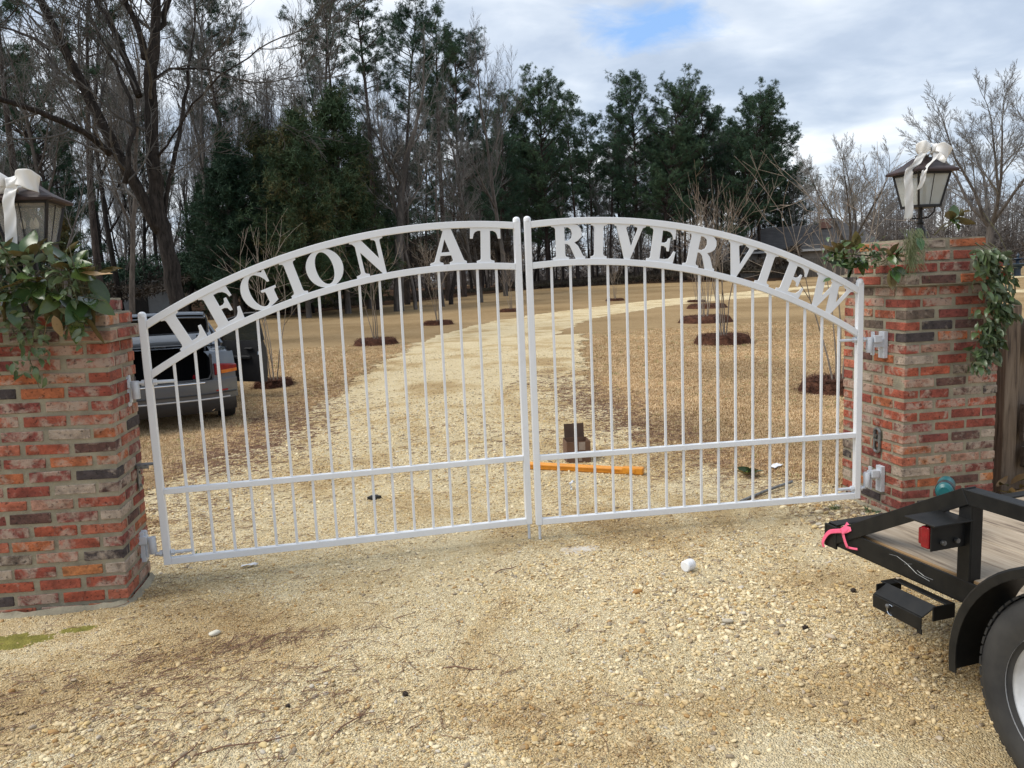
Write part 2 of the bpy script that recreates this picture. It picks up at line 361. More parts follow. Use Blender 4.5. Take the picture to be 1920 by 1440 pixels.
# ---------------------------------------------------------------- ground, driveway
rng=random.Random(5)
DRV=[(1.69,15.85,3.6),(4.67,23.6,3.9),(7.96,28.4,4.0),(12.04,33.2,4.2),(16.6,37.2,5.2),(20.3,38.6,5.6),(23.2,37.6,4.4),(25.1,35.3,3.6),(27.2,31.7,3.4),(29.1,28.2,3.3),(31.0,23.5,3.3),(33.0,17.0,3.3)]
DR2=[(20.0,40.5,3.0),(26.1,44.4,2.8),(32.5,46.4,2.8),(37.7,45.2,2.8),(42.8,43.2,2.8),(52.,38.,2.8),(66.,30.,2.8)]
LB=[(-8,-6.3),(-.7,-5.2),(-.28,-4.2),(-.1,-2.5),(.4,-2.45),(1.5,-2.65),(2.5,-2.62),(3.3,-2.45),(4.9,-2.22),(6.4,-1.95),(8.55,-1.5),(13.9,-.45),(15.85,0.0)]
RB=[(-8,7.5),(-.6,6.),(-.1,3.6),(.25,2.6),(.7,2.3),(1.0,2.15),(1.4,1.95),(1.95,1.72),(2.66,1.62),(3.2,1.72),(5.25,1.80),(8.7,2.55),(13.9,3.9),(15.85,4.5)]
def lerp(tb,y):
    if y<=tb[0][0]: return tb[0][1]
    for (a,b_),(c,d) in zip(tb,tb[1:]):
        if y<=c: return b_+(d-b_)*(y-a)/(c-a)
    return tb[-1][1]
def edge_n(x,y):
    return noise.noise(Vector((x*1.3,y*1.3,0)))*.28+noise.noise(Vector((x*5,y*9,3)))*.16+noise.noise(Vector((x*16,y*30,7)))*.10
def drive_d(x,y):
    "signed distance-like: positive on the gravel (near part)"
    return min(x-lerp(LB,y),lerp(RB,y)-x)+edge_n(x,y)*sstep(-.8,1.6,y)*1.25
# lawn: one sheet to the horizon
xs=[-900,-500,-250,-120,-70]+[-46+2*i for i in range(60)]+[90,140,260,500,900]
ys=[-500,-200,-80,-40,-20]+[-12+.8*i for i in range(40)]+[21+2*i for i in range(45)]+[130,170,260,420,700,1000]
V=[(x,y,tz(x,y)) for y in ys for x in xs]; nx=len(xs)
F=[(j*nx+i,j*nx+i+1,(j+1)*nx+i+1,(j+1)*nx+i) for j in range(len(ys)-1) for i in range(nx-1)]
m=newmat('dormant_lawn'); nt=m.node_tree; b=pbsdf(m); b.inputs['Roughness'].default_value=1; b.inputs['Specular IOR Level'].default_value=.1
c=coords(nt,'Object'); a1=texn(nt,'noise',.22,c,Detail=5,Roughness=.6); a2=texn(nt,'noise',6,c,Detail=6,Roughness=.75); a3=texn(nt,'noise',45,c,Detail=4,Roughness=.7)
ff=mth(nt,'ADD',mth(nt,'ADD',mth(nt,'MULTIPLY',a1.outputs[0],.42),mth(nt,'MULTIPLY',a2.outputs[0],.33)),mth(nt,'MULTIPLY',a3.outputs[0],.25))
nt.links.new(ramp(nt,ff,[(.36,(.175,.115,.055)),(.46,(.275,.188,.095)),(.53,(.34,.237,.125)),(.64,(.42,.30,.162))]),b.inputs['Base Color'])
bump(nt,b,a3.outputs[0],.8,.03)
lawn=mobj('lawn',np_mesh('lawn',V,F,True),m); tag(lawn,'wide flat lawn of tan dormant grass either side of the drive','lawn',kind='structure')
GTONE=[(.34,(.66,.56,.44)),(.43,(.85,.78,.67)),(.50,(.97,.95,.90)),(.7,(1.02,1.0,.96))]
# gravel material
def m_gravel(name,shift=0.):
    m=newmat(name); nt=m.node_tree; b=pbsdf(m); b.inputs['Roughness'].default_value=.95; b.inputs['Specular IOR Level'].default_value=.15
    c=coords(nt,'Object')
    big=texn(nt,'noise',.75,c,Detail=5,Roughness=.6,Distortion=.6); med=texn(nt,'noise',7,c,Detail=5,Roughness=.7)
    v1=texn(nt,'vor',95,c); v2=texn(nt,'vor',210,c); ed=texn(nt,'vor',95,c,feature='DISTANCE_TO_EDGE')
    sepc=N(nt,'ShaderNodeSeparateColor'); nt.links.new(v1.outputs['Color'],sepc.inputs[0])
    sep2=N(nt,'ShaderNodeSeparateColor'); nt.links.new(v2.outputs['Color'],sep2.inputs[0])
    g1=ramp(nt,sepc.outputs[0],[(0,(.44,.33,.19)),(.3,(.70,.57,.36)),(.6,(.83,.71,.47)),(.85,(.88,.81,.62)),(1,(.56,.44,.30))])
    g2=ramp(nt,sep2.outputs[1],[(0,(.46,.35,.19)),(.5,(.74,.61,.38)),(1,(.85,.75,.52))])
    mx=mixc(nt,ramp(nt,med.outputs[0],[(.42,0.),(.58,1.)]),g1,g2)
    sand=mixc(nt,ramp(nt,texn(nt,'noise',1.7,c,Detail=6,Roughness=.65).outputs[0],[(.5,0.),(.62,.6)]),mx,(.78,.67,.46))
    tone=ramp(nt,big.outputs[0],GTONE)
    nt.links.new(mixc(nt,1,sand,tone,'MULTIPLY'),b.inputs['Base Color'])
    h=mth(nt,'ADD',mth(nt,'MULTIPLY',ed.outputs['Distance'],3.),mth(nt,'MULTIPLY',a_(nt,c),.6)); bump(nt,b,h,.9,.008)
    return m
def a_(nt,c): return texn(nt,'noise',160,c,Detail=3).outputs[0]
M_gravel=m_gravel('pea_gravel')
# near gravel sheet: 6 cm cells kept where the gravel lies, gently uneven
def gz(x,y):
    return terrain(x,y)+.006*noise.noise(Vector((x*2.1,y*2.1,1)))+.004*noise.noise(Vector((x*9,y*9,4)))+.003*noise.noise(Vector((x*26,y*26,8)))
st=.055; idx={}; V=[]; F=[]
def gv(i,j):
    k=(i,j)
    if k not in idx:
        x,y=i*st,j*st; idx[k]=len(V); V.append((x,y,gz(x,y)))
    return idx[k]
j0,j1=int(-7.5/st),int(16.5/st)
for j in range(j0,j1):
    y=(j+.5)*st
    for i in range(int(-6.4/st),int(7.5/st)):
        x=(i+.5)*st
        if y<-3.2 and (i%1): continue
        if drive_d(x,y)>0: F.append((gv(i,j),gv(i+1,j),gv(i+1,j+1),gv(i,j+1)))
gr=mobj('driveway',np_mesh('driveway',V,F,True),M_gravel); tag(gr,'pale yellow pea gravel driveway passing under the gate','driveway',kind='structure')
def strip(name,pts,seed,zoff,label):
    rg=random.Random(seed); P=[]
    # catmull-rom resample
    q=[Vector((p[0],p[1],p[2])) for p in pts]; q=[q[0]*2-q[1]]+q+[q[-1]*2-q[-2]]
    for i in range(1,len(q)-2):
        L=(q[i+1]-q[i]).to_2d().length; n=max(2,int(L/.22))
        for k in range(n):
            t_=k/n; a,b_,c_,d=q[i-1],q[i],q[i+1],q[i+2]
            P.append(.5*((2*b_)+(c_-a)*t_+(2*a-5*b_+4*c_-d)*t_*t_+(3*b_-a-3*c_+d)*t_**3))
    V=[];F=[];m_=9
    for i,p in enumerate(P):
        d=(P[min(i+1,len(P)-1)]-P[max(i-1,0)]).to_2d().normalized(); nn=Vector((d.y,-d.x))
        w=p.z/2; e1=noise.noise(Vector((i*.09,seed,0)))*.35+rg.uniform(-.14,.14); e2=noise.noise(Vector((i*.09,seed+9,0)))*.35+rg.uniform(-.14,.14)
        for k in range(m_):
            u=-1+2*k/(m_-1); o_=u*w+(e1 if k==0 else 0)+(e2 if k==m_-1 else 0)
            x,y=p.x+nn.x*o_,p.y+nn.y*o_; V.append((x,y,terrain(x,y)+zoff-(.006 if k in(0,m_-1) else 0)))
    for i in range(len(P)-1):
        for k in range(m_-1): F.append((i*m_+k,i*m_+k+1,(i+1)*m_+k+1,(i+1)*m_+k))
    o=mobj(name,np_mesh(name,V,F,True),M_gravel); return tag(o,label,'driveway',kind='structure')
strip('driveway',[(1.5,15.4,3.9)]+DRV,3,-.004,'far stretch of gravel drive curving away to the right across the lawn')
strip('driveway',DR2,8,.012,'second gravel branch crossing the lawn farthest from the gate')
# ---------------------------------------------------------------- brick pillars
def brick_mesh(seed):
    rg=random.Random(seed); bm=bmesh.new(); bmesh.ops.create_cube(bm,size=1)
    bmesh.ops.bevel(bm,geom=list(bm.edges),offset=.03,segments=1,affect='EDGES')
    # thin chamfer scaled for the slab shape
    for v in bm.verts:
        for a,k in enumerate((.20,.100,.058)):
            s_=1 if v.co[a]>0 else -1; inset=.5-abs(v.co[a])
            v.co[a]=s_*(.5*k-inset*.10-rg.uniform(0,.0042 if a!=1 else .0025))
    me=bpy.data.meshes.new('brick'); bm.to_mesh(me); bm.free(); me.materials.append(M_brick); return me
BR=[brick_mesh(i) for i in range(14)]
def pillar(name,x0,y0,wx,wy,z0,ncourse,pitch,lean,label,seed,capn=4):
    rg=random.Random(seed); p=empty(name,(x0,y0,0),rot=(0,lean,0),label=label,cat='brick pillar',group='brick gate pillars')
    core=MB(); core.box((wx/2,wy/2,z0+ncourse*pitch/2),(wx-.013,wy-.013,ncourse*pitch))
    j=.0125
    def put(cx,cy,cz,L,along,depth=.10,h=None):
        o=bpy.data.objects.new('brick',rg.choice(BR)); link(o,p)
        o.location=(cx+rg.uniform(-.002,.002),cy+rg.uniform(-.002,.002),cz+rg.uniform(-.0022,.0022))
        o.rotation_euler=(rg.uniform(-.012,.012)+(math.pi if rg.random()<.5 else 0),rg.uniform(-.012,.012),(0 if along=='x' else math.pi/2)+rg.uniform(-.012,.012))
        o.scale=(L/.20,depth/.10,rg.uniform(.88,.99))
    def ring(a0,b0,w,d,z,odd,out=0.):
        # a0,b0 corner, w x size, d y size
        bd=.10
        full,short=(w,d-2*bd-2*j) if not odd else (w-2*bd-2*j,d)
        def row(length,start,n,fn):
            n=max(1,n); L=(length-(n-1)*j)/n
            for k in range(n):
                L2=L*rg.uniform(.955,.99) if n>1 else L
                e=-(L-L2)/2 if k==0 else ((L-L2)/2 if k==n-1 else 0)
                fn(start+k*(L+j)+L/2+e+rg.uniform(-.0012,.0012),L2)
        nw=round(full/.213); ndp=max(1,round(short/.213))
        sx=a0 if not odd else a0+bd+j; sy=b0+bd+j if not odd else b0
        for yy in (b0+bd/2-out,b0+d-bd/2+out): row(full,sx,nw,lambda c_,L,yy=yy:put(c_,yy,z,L,'x'))
        for xx in (a0+bd/2-out,a0+w-bd/2+out): row(short,sy,ndp,lambda c_,L,xx=xx:put(xx,c_,z,L,'y'))
    for c_ in range(ncourse): ring(0,0,wx,wy,z0+(c_+.5)*pitch,c_%2)
    zt=z0+ncourse*pitch
    for k,o_ in enumerate((.034,.004,-.03,-.065)[:capn]):
        ring(-o_,-o_,wx+2*o_,wy+2*o_,zt+(k+.5)*pitch,(k+ncourse)%2)
        core.box((wx/2,wy/2,zt+(k+.5)*pitch),(wx+2*o_-.013,wy+2*o_-.013,pitch*.999))
    me=core.build('mortar',M_mortar,p)
    return p,zt+capn*pitch
PL,zL=pillar("brick_pillar",-2.895,-.29,.645,.425,-.03,20,.0712,R_(1.55),"brick gate pillar on the left with an armful of magnolia leaves over its top",1,3)
PR,zR=pillar('brick_pillar',2.305,-.185,.655,.645,-.03,21,.0708,0,'brick gate pillar on the right behind the trailer with ivy hanging down its far side',2)
# mortar apron spilled round the foot of each pillar
for nm,(cx,cy,wx,wy),lb in (('mortar_spill',(-2.575,-.08,.70,.47),'rough grey mortar spill at the foot of the left pillar'),('mortar_spill',(2.62,.1,.74,.70),'rough mortar footing spread round the foot of the right pillar')):
    V=[];F=[];n=48
    for ri,(rr_,zz) in enumerate(((.97,.022),(1.0,.012),(1.07,-.006))):
        for k in range(n):
            a=2*math.pi*k/n; sx=math.copysign(abs(math.cos(a))**.35,math.cos(a))*wx/2; sy=math.copysign(abs(math.sin(a))**.35,math.sin(a))*wy/2
            e=rr_+(.06*noise.noise(Vector((sx*9,sy*9,ri))) if ri else 0); V.append((cx+sx*e,cy+sy*e,zz+.012*noise.noise(Vector((sx*20,sy*20,ri)))))
    for i in range(2):
        for k in range(n): F.append((i*n+k,i*n+(k+1)%n,(i+1)*n+(k+1)%n,(i+1)*n+k))
    tag(mobj(nm,np_mesh(nm,V,F,True),M_mortar),lb,'mortar')
# ---------------------------------------------------------------- gate leaves
def circ(a,b_,c_):
    (x1,y1),(x2,y2),(x3,y3)=a,b_,c_
    d=2*(x1*(y2-y3)+x2*(y3-y1)+x3*(y1-y2))
    ux=((x1*x1+y1*y1)*(y2-y3)+(x2*x2+y2*y2)*(y3-y1)+(x3*x3+y3*y3)*(y1-y2))/d
    uy=((x1*x1+y1*y1)*(x3-x2)+(x2*x2+y2*y2)*(x1-x3)+(x3*x3+y3*y3)*(x2-x1))/d
    return ux,uy,math.hypot(x1-ux,y1-uy)
TA=circ((.05,1.470),(.886,1.822),(1.85,1.943)); LA=circ((.045,1.199),(.868,1.566),(1.85,1.703))
def arc(A,s): return A[1]+math.sqrt(A[2]**2-(s-A[0])**2)
def slope(A,s): return math.atan2(arc(A,s+.01)-arc(A,s-.01),.02)
def el(cx,cy,rx,ry,a0,a1,n):
    return [(cx+rx*math.cos(R_(a0+(a1-a0)*i/n)),cy+ry*math.sin(R_(a0+(a1-a0)*i/n))) for i in range(n+1)]
GL={
'I':([(0,0),(.50,0),(.50,.06),(.41,.085),(.39,.13),(.39,.87),(.41,.915),(.50,.94),(.50,1),(0,1),(0,.94),(.09,.915),(.11,.87),(.11,.13),(.09,.085),(0,.06)],[],.5),
'L':([(0,0),(.80,0),(.83,.36),(.75,.37),(.71,.24),(.64,.15),(.54,.105),(.40,.10),(.40,.87),(.42,.915),(.51,.94),(.51,1),(0,1),(0,.94),(.09,.915),(.11,.87),(.11,.13),(.09,.085),(0,.06)],[],.83),
'E':([(0,0),(.80,0),(.84,.34),(.77,.35),(.72,.22),(.65,.13),(.54,.10),(.39,.10),(.39,.465),(.47,.465),(.54,.43),(.57,.33),(.64,.33),(.64,.70),(.57,.70),(.54,.60),(.47,.56),(.39,.56),(.39,.90),(.52,.90),(.62,.87),(.69,.79),(.72,.68),(.79,.69),(.77,1),(0,1),(0,.94),(.09,.915),(.11,.87),(.11,.13),(.09,.085),(0,.06)],[],.84),
'T':([(.20,0),(.72,0),(.72,.06),(.62,.085),(.60,.13),(.60,.90),(.68,.90),(.76,.86),(.80,.80),(.83,.68),(.91,.68),(.90,1),(.02,1),(.01,.68),(.09,.68),(.12,.80),(.16,.86),(.24,.90),(.32,.90),(.32,.13),(.30,.085),(.20,.06)],[],.92),
'N':([(0,0),(.40,0),(.40,.06),(.30,.09),(.27,.13),(.27,.66),(.80,0),(.92,0),(.92,.87),(.94,.915),(1.03,.94),(1.03,1),(.66,1),(.66,.94),(.76,.915),(.79,.87),(.79,.42),(.36,1),(0,1),(0,.94),(.08,.92),(.15,.84),(.15,.13),(.12,.09),(0,.06)],[],1.03),
'A':([(0,0),(.36,0),(.36,.06),(.27,.085),(.26,.13),(.295,.25),(.585,.25),(.625,.12),(.61,.085),(.53,.06),(.53,0),(1.0,0),(1.0,.06),(.93,.10),(.63,1),(.36,1),(.36,.95),(.41,.93),(.12,.10),(0,.06)],[[(.33,.345),(.555,.345),(.44,.70)]],1.0),
'V':([(0,1),(0,.94),(.07,.91),(.36,0),(.54,0),(.87,.90),(.96,.94),(.96,1),(.58,1),(.58,.94),(.70,.91),(.705,.86),(.545,.38),(.37,.88),(.40,.92),(.48,.94),(.48,1)],[],.96),
'W':([(0,1),(0,.94),(.07,.91),(.30,0),(.46,0),(.66,.55),(.80,0),(.97,0),(1.27,.90),(1.36,.94),(1.36,1),(1.0,1),(1.0,.94),(1.11,.91),(1.12,.86),(.975,.40),(.845,.88),(.87,.92),(.94,.94),(.94,1),(.52,1),(.52,.94),(.58,.90),(.605,.78),(.465,.40),(.345,.88),(.37,.92),(.45,.94),(.45,1)],[],1.36),
'R':([(0,0),(.48,0),(.48,.06),(.40,.085),(.38,.13),(.38,.44),(.44,.44),(.52,.38),(.68,0),(.96,0),(.96,.06),(.90,.085),(.82,.26),(.76,.38),(.66,.47),(.77,.52),(.86,.61),(.89,.73),(.86,.86),(.77,.96),(.62,1),(0,1),(0,.94),(.09,.915),(.11,.87),(.11,.13),(.09,.085),(0,.06)],[[(.38,.53),(.48,.53),(.57,.60),(.60,.72),(.57,.84),(.48,.91),(.38,.91)]],.96),
'O':(el(.5,.5,.5,.52,0,360,36)[:-1],[el(.5,.5,.235,.435,0,360,28)[:-1]],1.0),
'G':(el(.5,.5,.5,.52,62,292,22)+[(.78,.05),(.93,.11),(.93,.37),(.95,.41),(1.02,.43),(1.02,.49),(.56,.49),(.56,.43),(.66,.41),(.67,.37),(.67,.13)]+el(.53,.5,.27,.44,285,75,18)+[(.72,.84),(.80,.74),(.84,.64),(.91,.64),(.91,.98),(.84,.98),(.81,.93)],[],1.02),
}
def leaf_gate(side,letters,label):
    # side -1: hinged on the left pillar, local x runs to the centre; side +1 mirrored
    g=empty('driveway_gate',(side*2.135,0,0),R_(3.0) if side<0 else R_(-2.14),label,'gate','white arched driveway gates')
    sg=-side; X=lambda s:sg*s
    w=2.127; t=.038; zb=.097
    def post(nm,s,top,extra):
        mb=MB(); mb.box((X(s),0,(zb+top)/2),(t,t,top-zb)); o=mb.build(nm,M_white,g,bevel=.003)
        c_=MB(); rr_=.0215; prof=[(rr_,-.004),(rr_,.010)]+[(rr_*math.cos(R_(a)),.010+.017*math.sin(R_(a))) for a in (15,30,45,60,75,89)]
        c_.lathe(prof,18,(X(s),0,top)); c_.build('post_cap',M_white,o,smooth=True)
        return o
    post('hinge_post',.019,1.485,0); post('latch_post',w-.019,1.935,0)
    for nm,z0,z1 in (('bottom_rail',zb,zb+t),('middle_rail',.50,.532)):
        mb=MB(); mb.box((X(w/2),0,(z0+z1)/2),(w-2*t-.001,t-.002,z1-z0)); mb.build(nm,M_white,g,bevel=.003)
    for nm,A in (('top_arch_rail',TA),('lower_arch_rail',LA)):
        rings=[]
        for k in range(41):
            s=t+.0005+(w-2*t-.001)*k/40; a=slope(A,s); zt=arc(A,s); nx_,nz_=-math.sin(a),math.cos(a)
            if k in(0,40): nx_,nz_=0,1/math.cos(a)
            rings.append([(X(s),-.018,zt),(X(s),.018,zt),(X(s-nx_*t),.018,zt-nz_*t),(X(s-nx_*t),-.018,zt-nz_*t)])
        mb=MB(); mb.loft(rings,closed=True,caps=True); mb.build(nm,M_white,g,bevel=.0025)
    for k in range(17):
        s=.155+.1137*k; top=arc(LA,s)-.033; mb=MB(); mb.box((X(s),0,(zb+t+.5)/2),(.0145,.0145,.5-zb-t)); mb.box((X(s),0,(.532+top)/2),(.0145,.0145,top-.532)); mb.build('picket',M_white,g,bevel=.002,segs=1)
    mb=MB(); sr=w-.019 if side<0 else w-.022; mb.tube([(X(sr),.0,zb+.002),(X(sr),.0,.004)],.0085,10); mb.build('drop_rod',M_hinge,g,smooth=True)
    for ch,s,wd in letters:
        out_,holes,adv=GL[ch]; a=slope(LA,s)*(sg); zl_=arc(LA,s); H=(arc(TA,s)-t/math.cos(a)-zl_)*math.cos(a)+.004
        fx=wd/adv; ca,sa=math.cos(a),math.sin(a)
        sag=(wd**2)/(8*LA[2])+.0005
        def tr(p):
            x=(p[0]-adv/2)*fx; z=p[1]*H-sag*.6; return (X(s)+x*ca-z*sa, zl_+x*sa+z*ca)
        o=polymesh('letter',[tr(p) for p in out_],[[tr(p) for p in h_] for h_ in holes],.006,M_white,g)
        o.location.y=-.008; o['label']="letter %s cut from white plate"%ch
    # J bolt hinges
    reach=.115 if side<0 else .17
    for zz,hi in ((1.128,1),(.163,0)):
        h=empty('hinge',(0,0,0)); h.parent=g
        bz=zz
        mb=MB(); mb.tube([(X(-.045),0,bz),(X(.155),0,bz)],.0095,10); mb.build('bolt',M_hinge,h,smooth=True)
        for s_ in (-.010,.050):
            mb=MB(); mb.lathe([(0,-.008),(.018,-.008),(.018,.008),(0,.008)],6,(X(s_),0,bz),axis='x'); mb.build('nut',M_hinge,h)
        mb=MB(); z0,z1=(bz-.085,bz+.012) if hi else (bz+.004,bz+.10); mb.lathe([(0,z0),(.019,z0),(.021,z0+.003),(.021,z1-.003),(.019,z1),(0,z1)],14,(X(-.052),0,0)); mb.build('barrel',M_hinge,h,smooth=True)
        mb=MB(); cz=bz-.03 if hi else bz+.06
        mb.box((X(-.083),0.012,cz),(.012,.030,.15)); mb.box((X(-.075-(reach-.075)/2),.018,cz+(.0 if hi else .02)),(reach-.078,.045,.05)); mb.box((X(-reach+.012),.018,cz-.012),(.028,.060,.17))
        mb.box((X(-.10),-.010,cz+.03),(.05,.03,.045)); mb.build('bracket',M_hinge,h,bevel=.003)
    return g
leaf_gate(-1,[('L',.272,.165),('E',.470,.178),('G',.665,.190),('I',.850,.094),('O',1.018,.205),('N',1.262,.190),('A',1.694,.214),('T',1.912,.186)],'left leaf of the white steel gate, its arch cut with LEGION AT')
leaf_gate(1,[('R',1.868,.196),('I',1.689,.098),('V',1.510,.194),('E',1.312,.176),('R',1.075,.205),('V',.845,.192),('I',.672,.098),('E',.502,.172),('W',.272,.275)],'right leaf of the white steel gate, its arch cut with RIVERVIEW')
# latch receivers screwed into the pillars
p=empty('gate_latch_bracket',(-2.228,.03,.60),label='small steel angle bracket bolted to the inner face of the left pillar',cat='bracket')
mb=MB(); mb.box((0,0,0),(.008,.04,.15)); mb.build('back_plate',M_latch,p,bevel=.002)
mb=MB(); mb.box((.048,-.005,.072),(.095,.052,.008)); mb.box((.035,-.03,.062),(.06,.006,.02)); mb.build('arm_plate',M_latch,p,bevel=.002)
for z in(-.045,.03):
    mb=MB(); mb.lathe([(0,0),(.009,0),(.009,.008),(0,.008)],6,(.004,-.002,z),axis='x'); mb.build('bolt_head',M_dsteel,p)
p=empty('gate_latch_plate',(2.297,.06,.455),label='oval steel link plate fixed to the inner face of the right pillar',cat='bracket')
V=[];F=[];n=24
mb=MB(); pts=[(0,.028*math.cos(2*math.pi*k/n),(.055 if math.sin(2*math.pi*k/n)>0 else -.055)*1+.022*math.sin(2*math.pi*k/n)) for k in range(n+1)]
mb.tube(pts,.009,8,cap=False); mb.box((0,0,0),(.012,.045,.014)); mb.build('link',M_latch,p,smooth=True)
mb=MB(); mb.lathe([(0,-.012),(.012,-.012),(.012,0),(0,0)],6,(0,0,.03),axis='x'); mb.build('bolt_head',M_dsteel,p)
# ---------------------------------------------------------------- lanterns
def lantern(x,y,z,rot,label,stem,glass=None):
    L=empty('gate_lantern',(x,y,z),rot,label,'lantern','bronze lanterns on the gate pillars'); L.scale=(.86,.86,.97)
    mb=MB(); mb.lathe([(0,0),(.062,0),(.062,.012),(.05,.022),(.046,.06),(.036,.075),(.024,.085),(.022,.10),(.030,.112),(.018,.122),(.016,stem),(0,stem)],20); mb.build('stem_base',M_bronze,L,smooth=True)
    zb=stem; sb,st_=.103,.150; H=.215
    mb=MB()
    for k in range(4):
        a=math.pi/4+k*math.pi/2; d=Vector((math.cos(a),math.sin(a),0))
        pts=[d*.012+Vector((0,0,zb-.075)),d*.06+Vector((0,0,zb-.07)),d*.10+Vector((0,0,zb-.035)),d*.105+Vector((0,0,zb-.003))]
        mb.tube(pts,.006,6)
    mb.build('scroll_arm',M_bronze,L,smooth=True)
    C=[(-1,-1),(1,-1),(1,1),(-1,1)]
    fr=MB()
    for i,(a,b_) in enumerate(C):
        fr.bar((a*sb,b_*sb,zb+.004),(a*st_,b_*st_,zb+H),.016)
        c_,d=C[(i+1)%4]; fr.bar((a*sb,b_*sb,zb+.002),(c_*sb,d*sb,zb+.002),.014,.016); fr.bar((a*st_,b_*st_,zb+H-.006),(c_*st_,d*st_,zb+H-.006),.014,.018)
        # thin central mullion in each face
        mx0,my0=(a+c_)/2*sb,(b_+d)/2*sb; mx1,my1=(a+c_)/2*st_,(b_+d)/2*st_
        fr.bar((mx0,my0,zb+.01),(mx1,my1,zb+H-.01),.005)
    fr.box((0,0,zb-.004),(2*sb+.012,2*sb+.012,.008)); fr.build('lantern_frame',M_bronze,L,bevel=.0015,segs=1)
    for i,(a,b_) in enumerate(C):
        c_,d=C[(i+1)%4]; k=.965
        mb=MB(); q=[(a*sb*k,b_*sb*k,zb+.008),(c_*sb*k,d*sb*k,zb+.008),(c_*st_*k,d*st_*k,zb+H-.012),(a*st_*k,b_*st_*k,zb+H-.012)]; mb.add(q,[(0,1,2,3)]); mb.build('glass_pane',glass or M_lglass,L,solid=.003,recalc=False)
    # roof: flared pyramid
    rings=[]
    for r_,zz in ((.150,-.004),(.192,-.002),(.194,.010),(.186,.018),(.150,.034),(.100,.062),(.070,.086),(.050,.10)):
        rings.append([(a*r_,b_*r_,zb+H+zz) for a,b_ in C])
    mb=MB(); mb.loft(rings,closed=True,caps=True); mb.build('lantern_roof',M_copper,L)
    mb=MB(); mb.lathe([(.050,.098),(.052,.112),(.040,.118),(.028,.122),(.028,.135),(.036,.140),(.030,.150),(.012,.158),(.012,.166),(0,.170)],16,(0,0,zb+H)); mb.build('finial',M_bronze,L,smooth=True)
    for k,(cx,cy) in enumerate(((-.035,0),(.035,0.0),(0,.04))):
        mb=MB(); mb.lathe([(0,0),(.022,0),(.022,.006),(.011,.010),(.0115,.075),(0,.075)],12,(cx,cy,zb+.006)); c_=mb.build('candle_sleeve',M_bronze if k!=1 else M_blplastic,L,smooth=True)
        mb=MB(); mb.lathe([(.008,0),(.014,.018),(.013,.032),(.006,.05),(.0015,.06)],12,(cx,cy,zb+.081)); mb.build('bulb',M_bulb,c_,smooth=True)
    return L,zb,H
lantern(-2.575,-.10,zL-.005,R_(4),'bronze lantern on the left pillar with white ribbon and leaves round its foot',.285)
LR,_,_=lantern(2.60,.10,zR-.002,R_(2),'bronze lantern on the right pillar, turned corner on, white ribbon draped over it',.215,M_lglass2)
# ---------------------------------------------------------------- ribbons
def band(mb,path,wdir,w,normal=None):
    rip=0. if normal is not None else 1.
    """ribbon along a path; wdir = width direction (or list)"""
    rings=[]
    n=len(path)
    # smooth the path
    P=[Vector(p) for p in path]; q=[P[0]*2-P[1]]+P+[P[-1]*2-P[-2]]; out_=[];ws=[]
    for i in range(1,len(q)-2):
        for k in range(6):
            t_=k/6; a,b_,c_,d=q[i-1],q[i],q[i+1],q[i+2]
            out_.append(.5*((2*b_)+(c_-a)*t_+(2*a-5*b_+4*c_-d)*t_*t_+(3*b_-a-3*c_+d)*t_**3))
            w0=wdir[i-1] if isinstance(wdir,list) else wdir; w1=wdir[min(i,len(wdir)-1)] if isinstance(wdir,list) else wdir
            ws.append((Vector(w0).lerp(Vector(w1),t_)).normalized())
    out_.append(P[-1]); ws.append(Vector(wdir[-1] if isinstance(wdir,list) else wdir).normalized())
    for i,(p_,wv) in enumerate(zip(out_,ws)):
        d=(out_[min(i+1,len(out_)-1)]-out_[max(i-1,0)]).normalized()
        if normal is not None: wv=d.cross(Vector(normal)).normalized()
        wi=w if not isinstance(w,list) else np.interp(i/(len(out_)-1),[k/(len(w)-1) for k in range(len(w))],w)
        nn=d.cross(wv).normalized()
        rings.append([p_+wv*(u*wi/2)+nn*rip*(.004*math.sin(i*.9+u*3)+.006*(u*u)) for u in(-1,-.5,0,.5,1)])
    mb.loft(rings)
def ribbon(name,label,parts):
    r_=empty(name,(0,0,0),0,label,'ribbon','white bows on the lanterns')
    for nm,path,wd,w in parts:
        mb=MB(); band(mb,path,wd,w); o=mb.build(nm,M_ribbon,r_,smooth=True,solid=.0025,sub=1)
    return r_
zl=zL+(.285+.215)*.97
x0,y0=-2.535,-.08
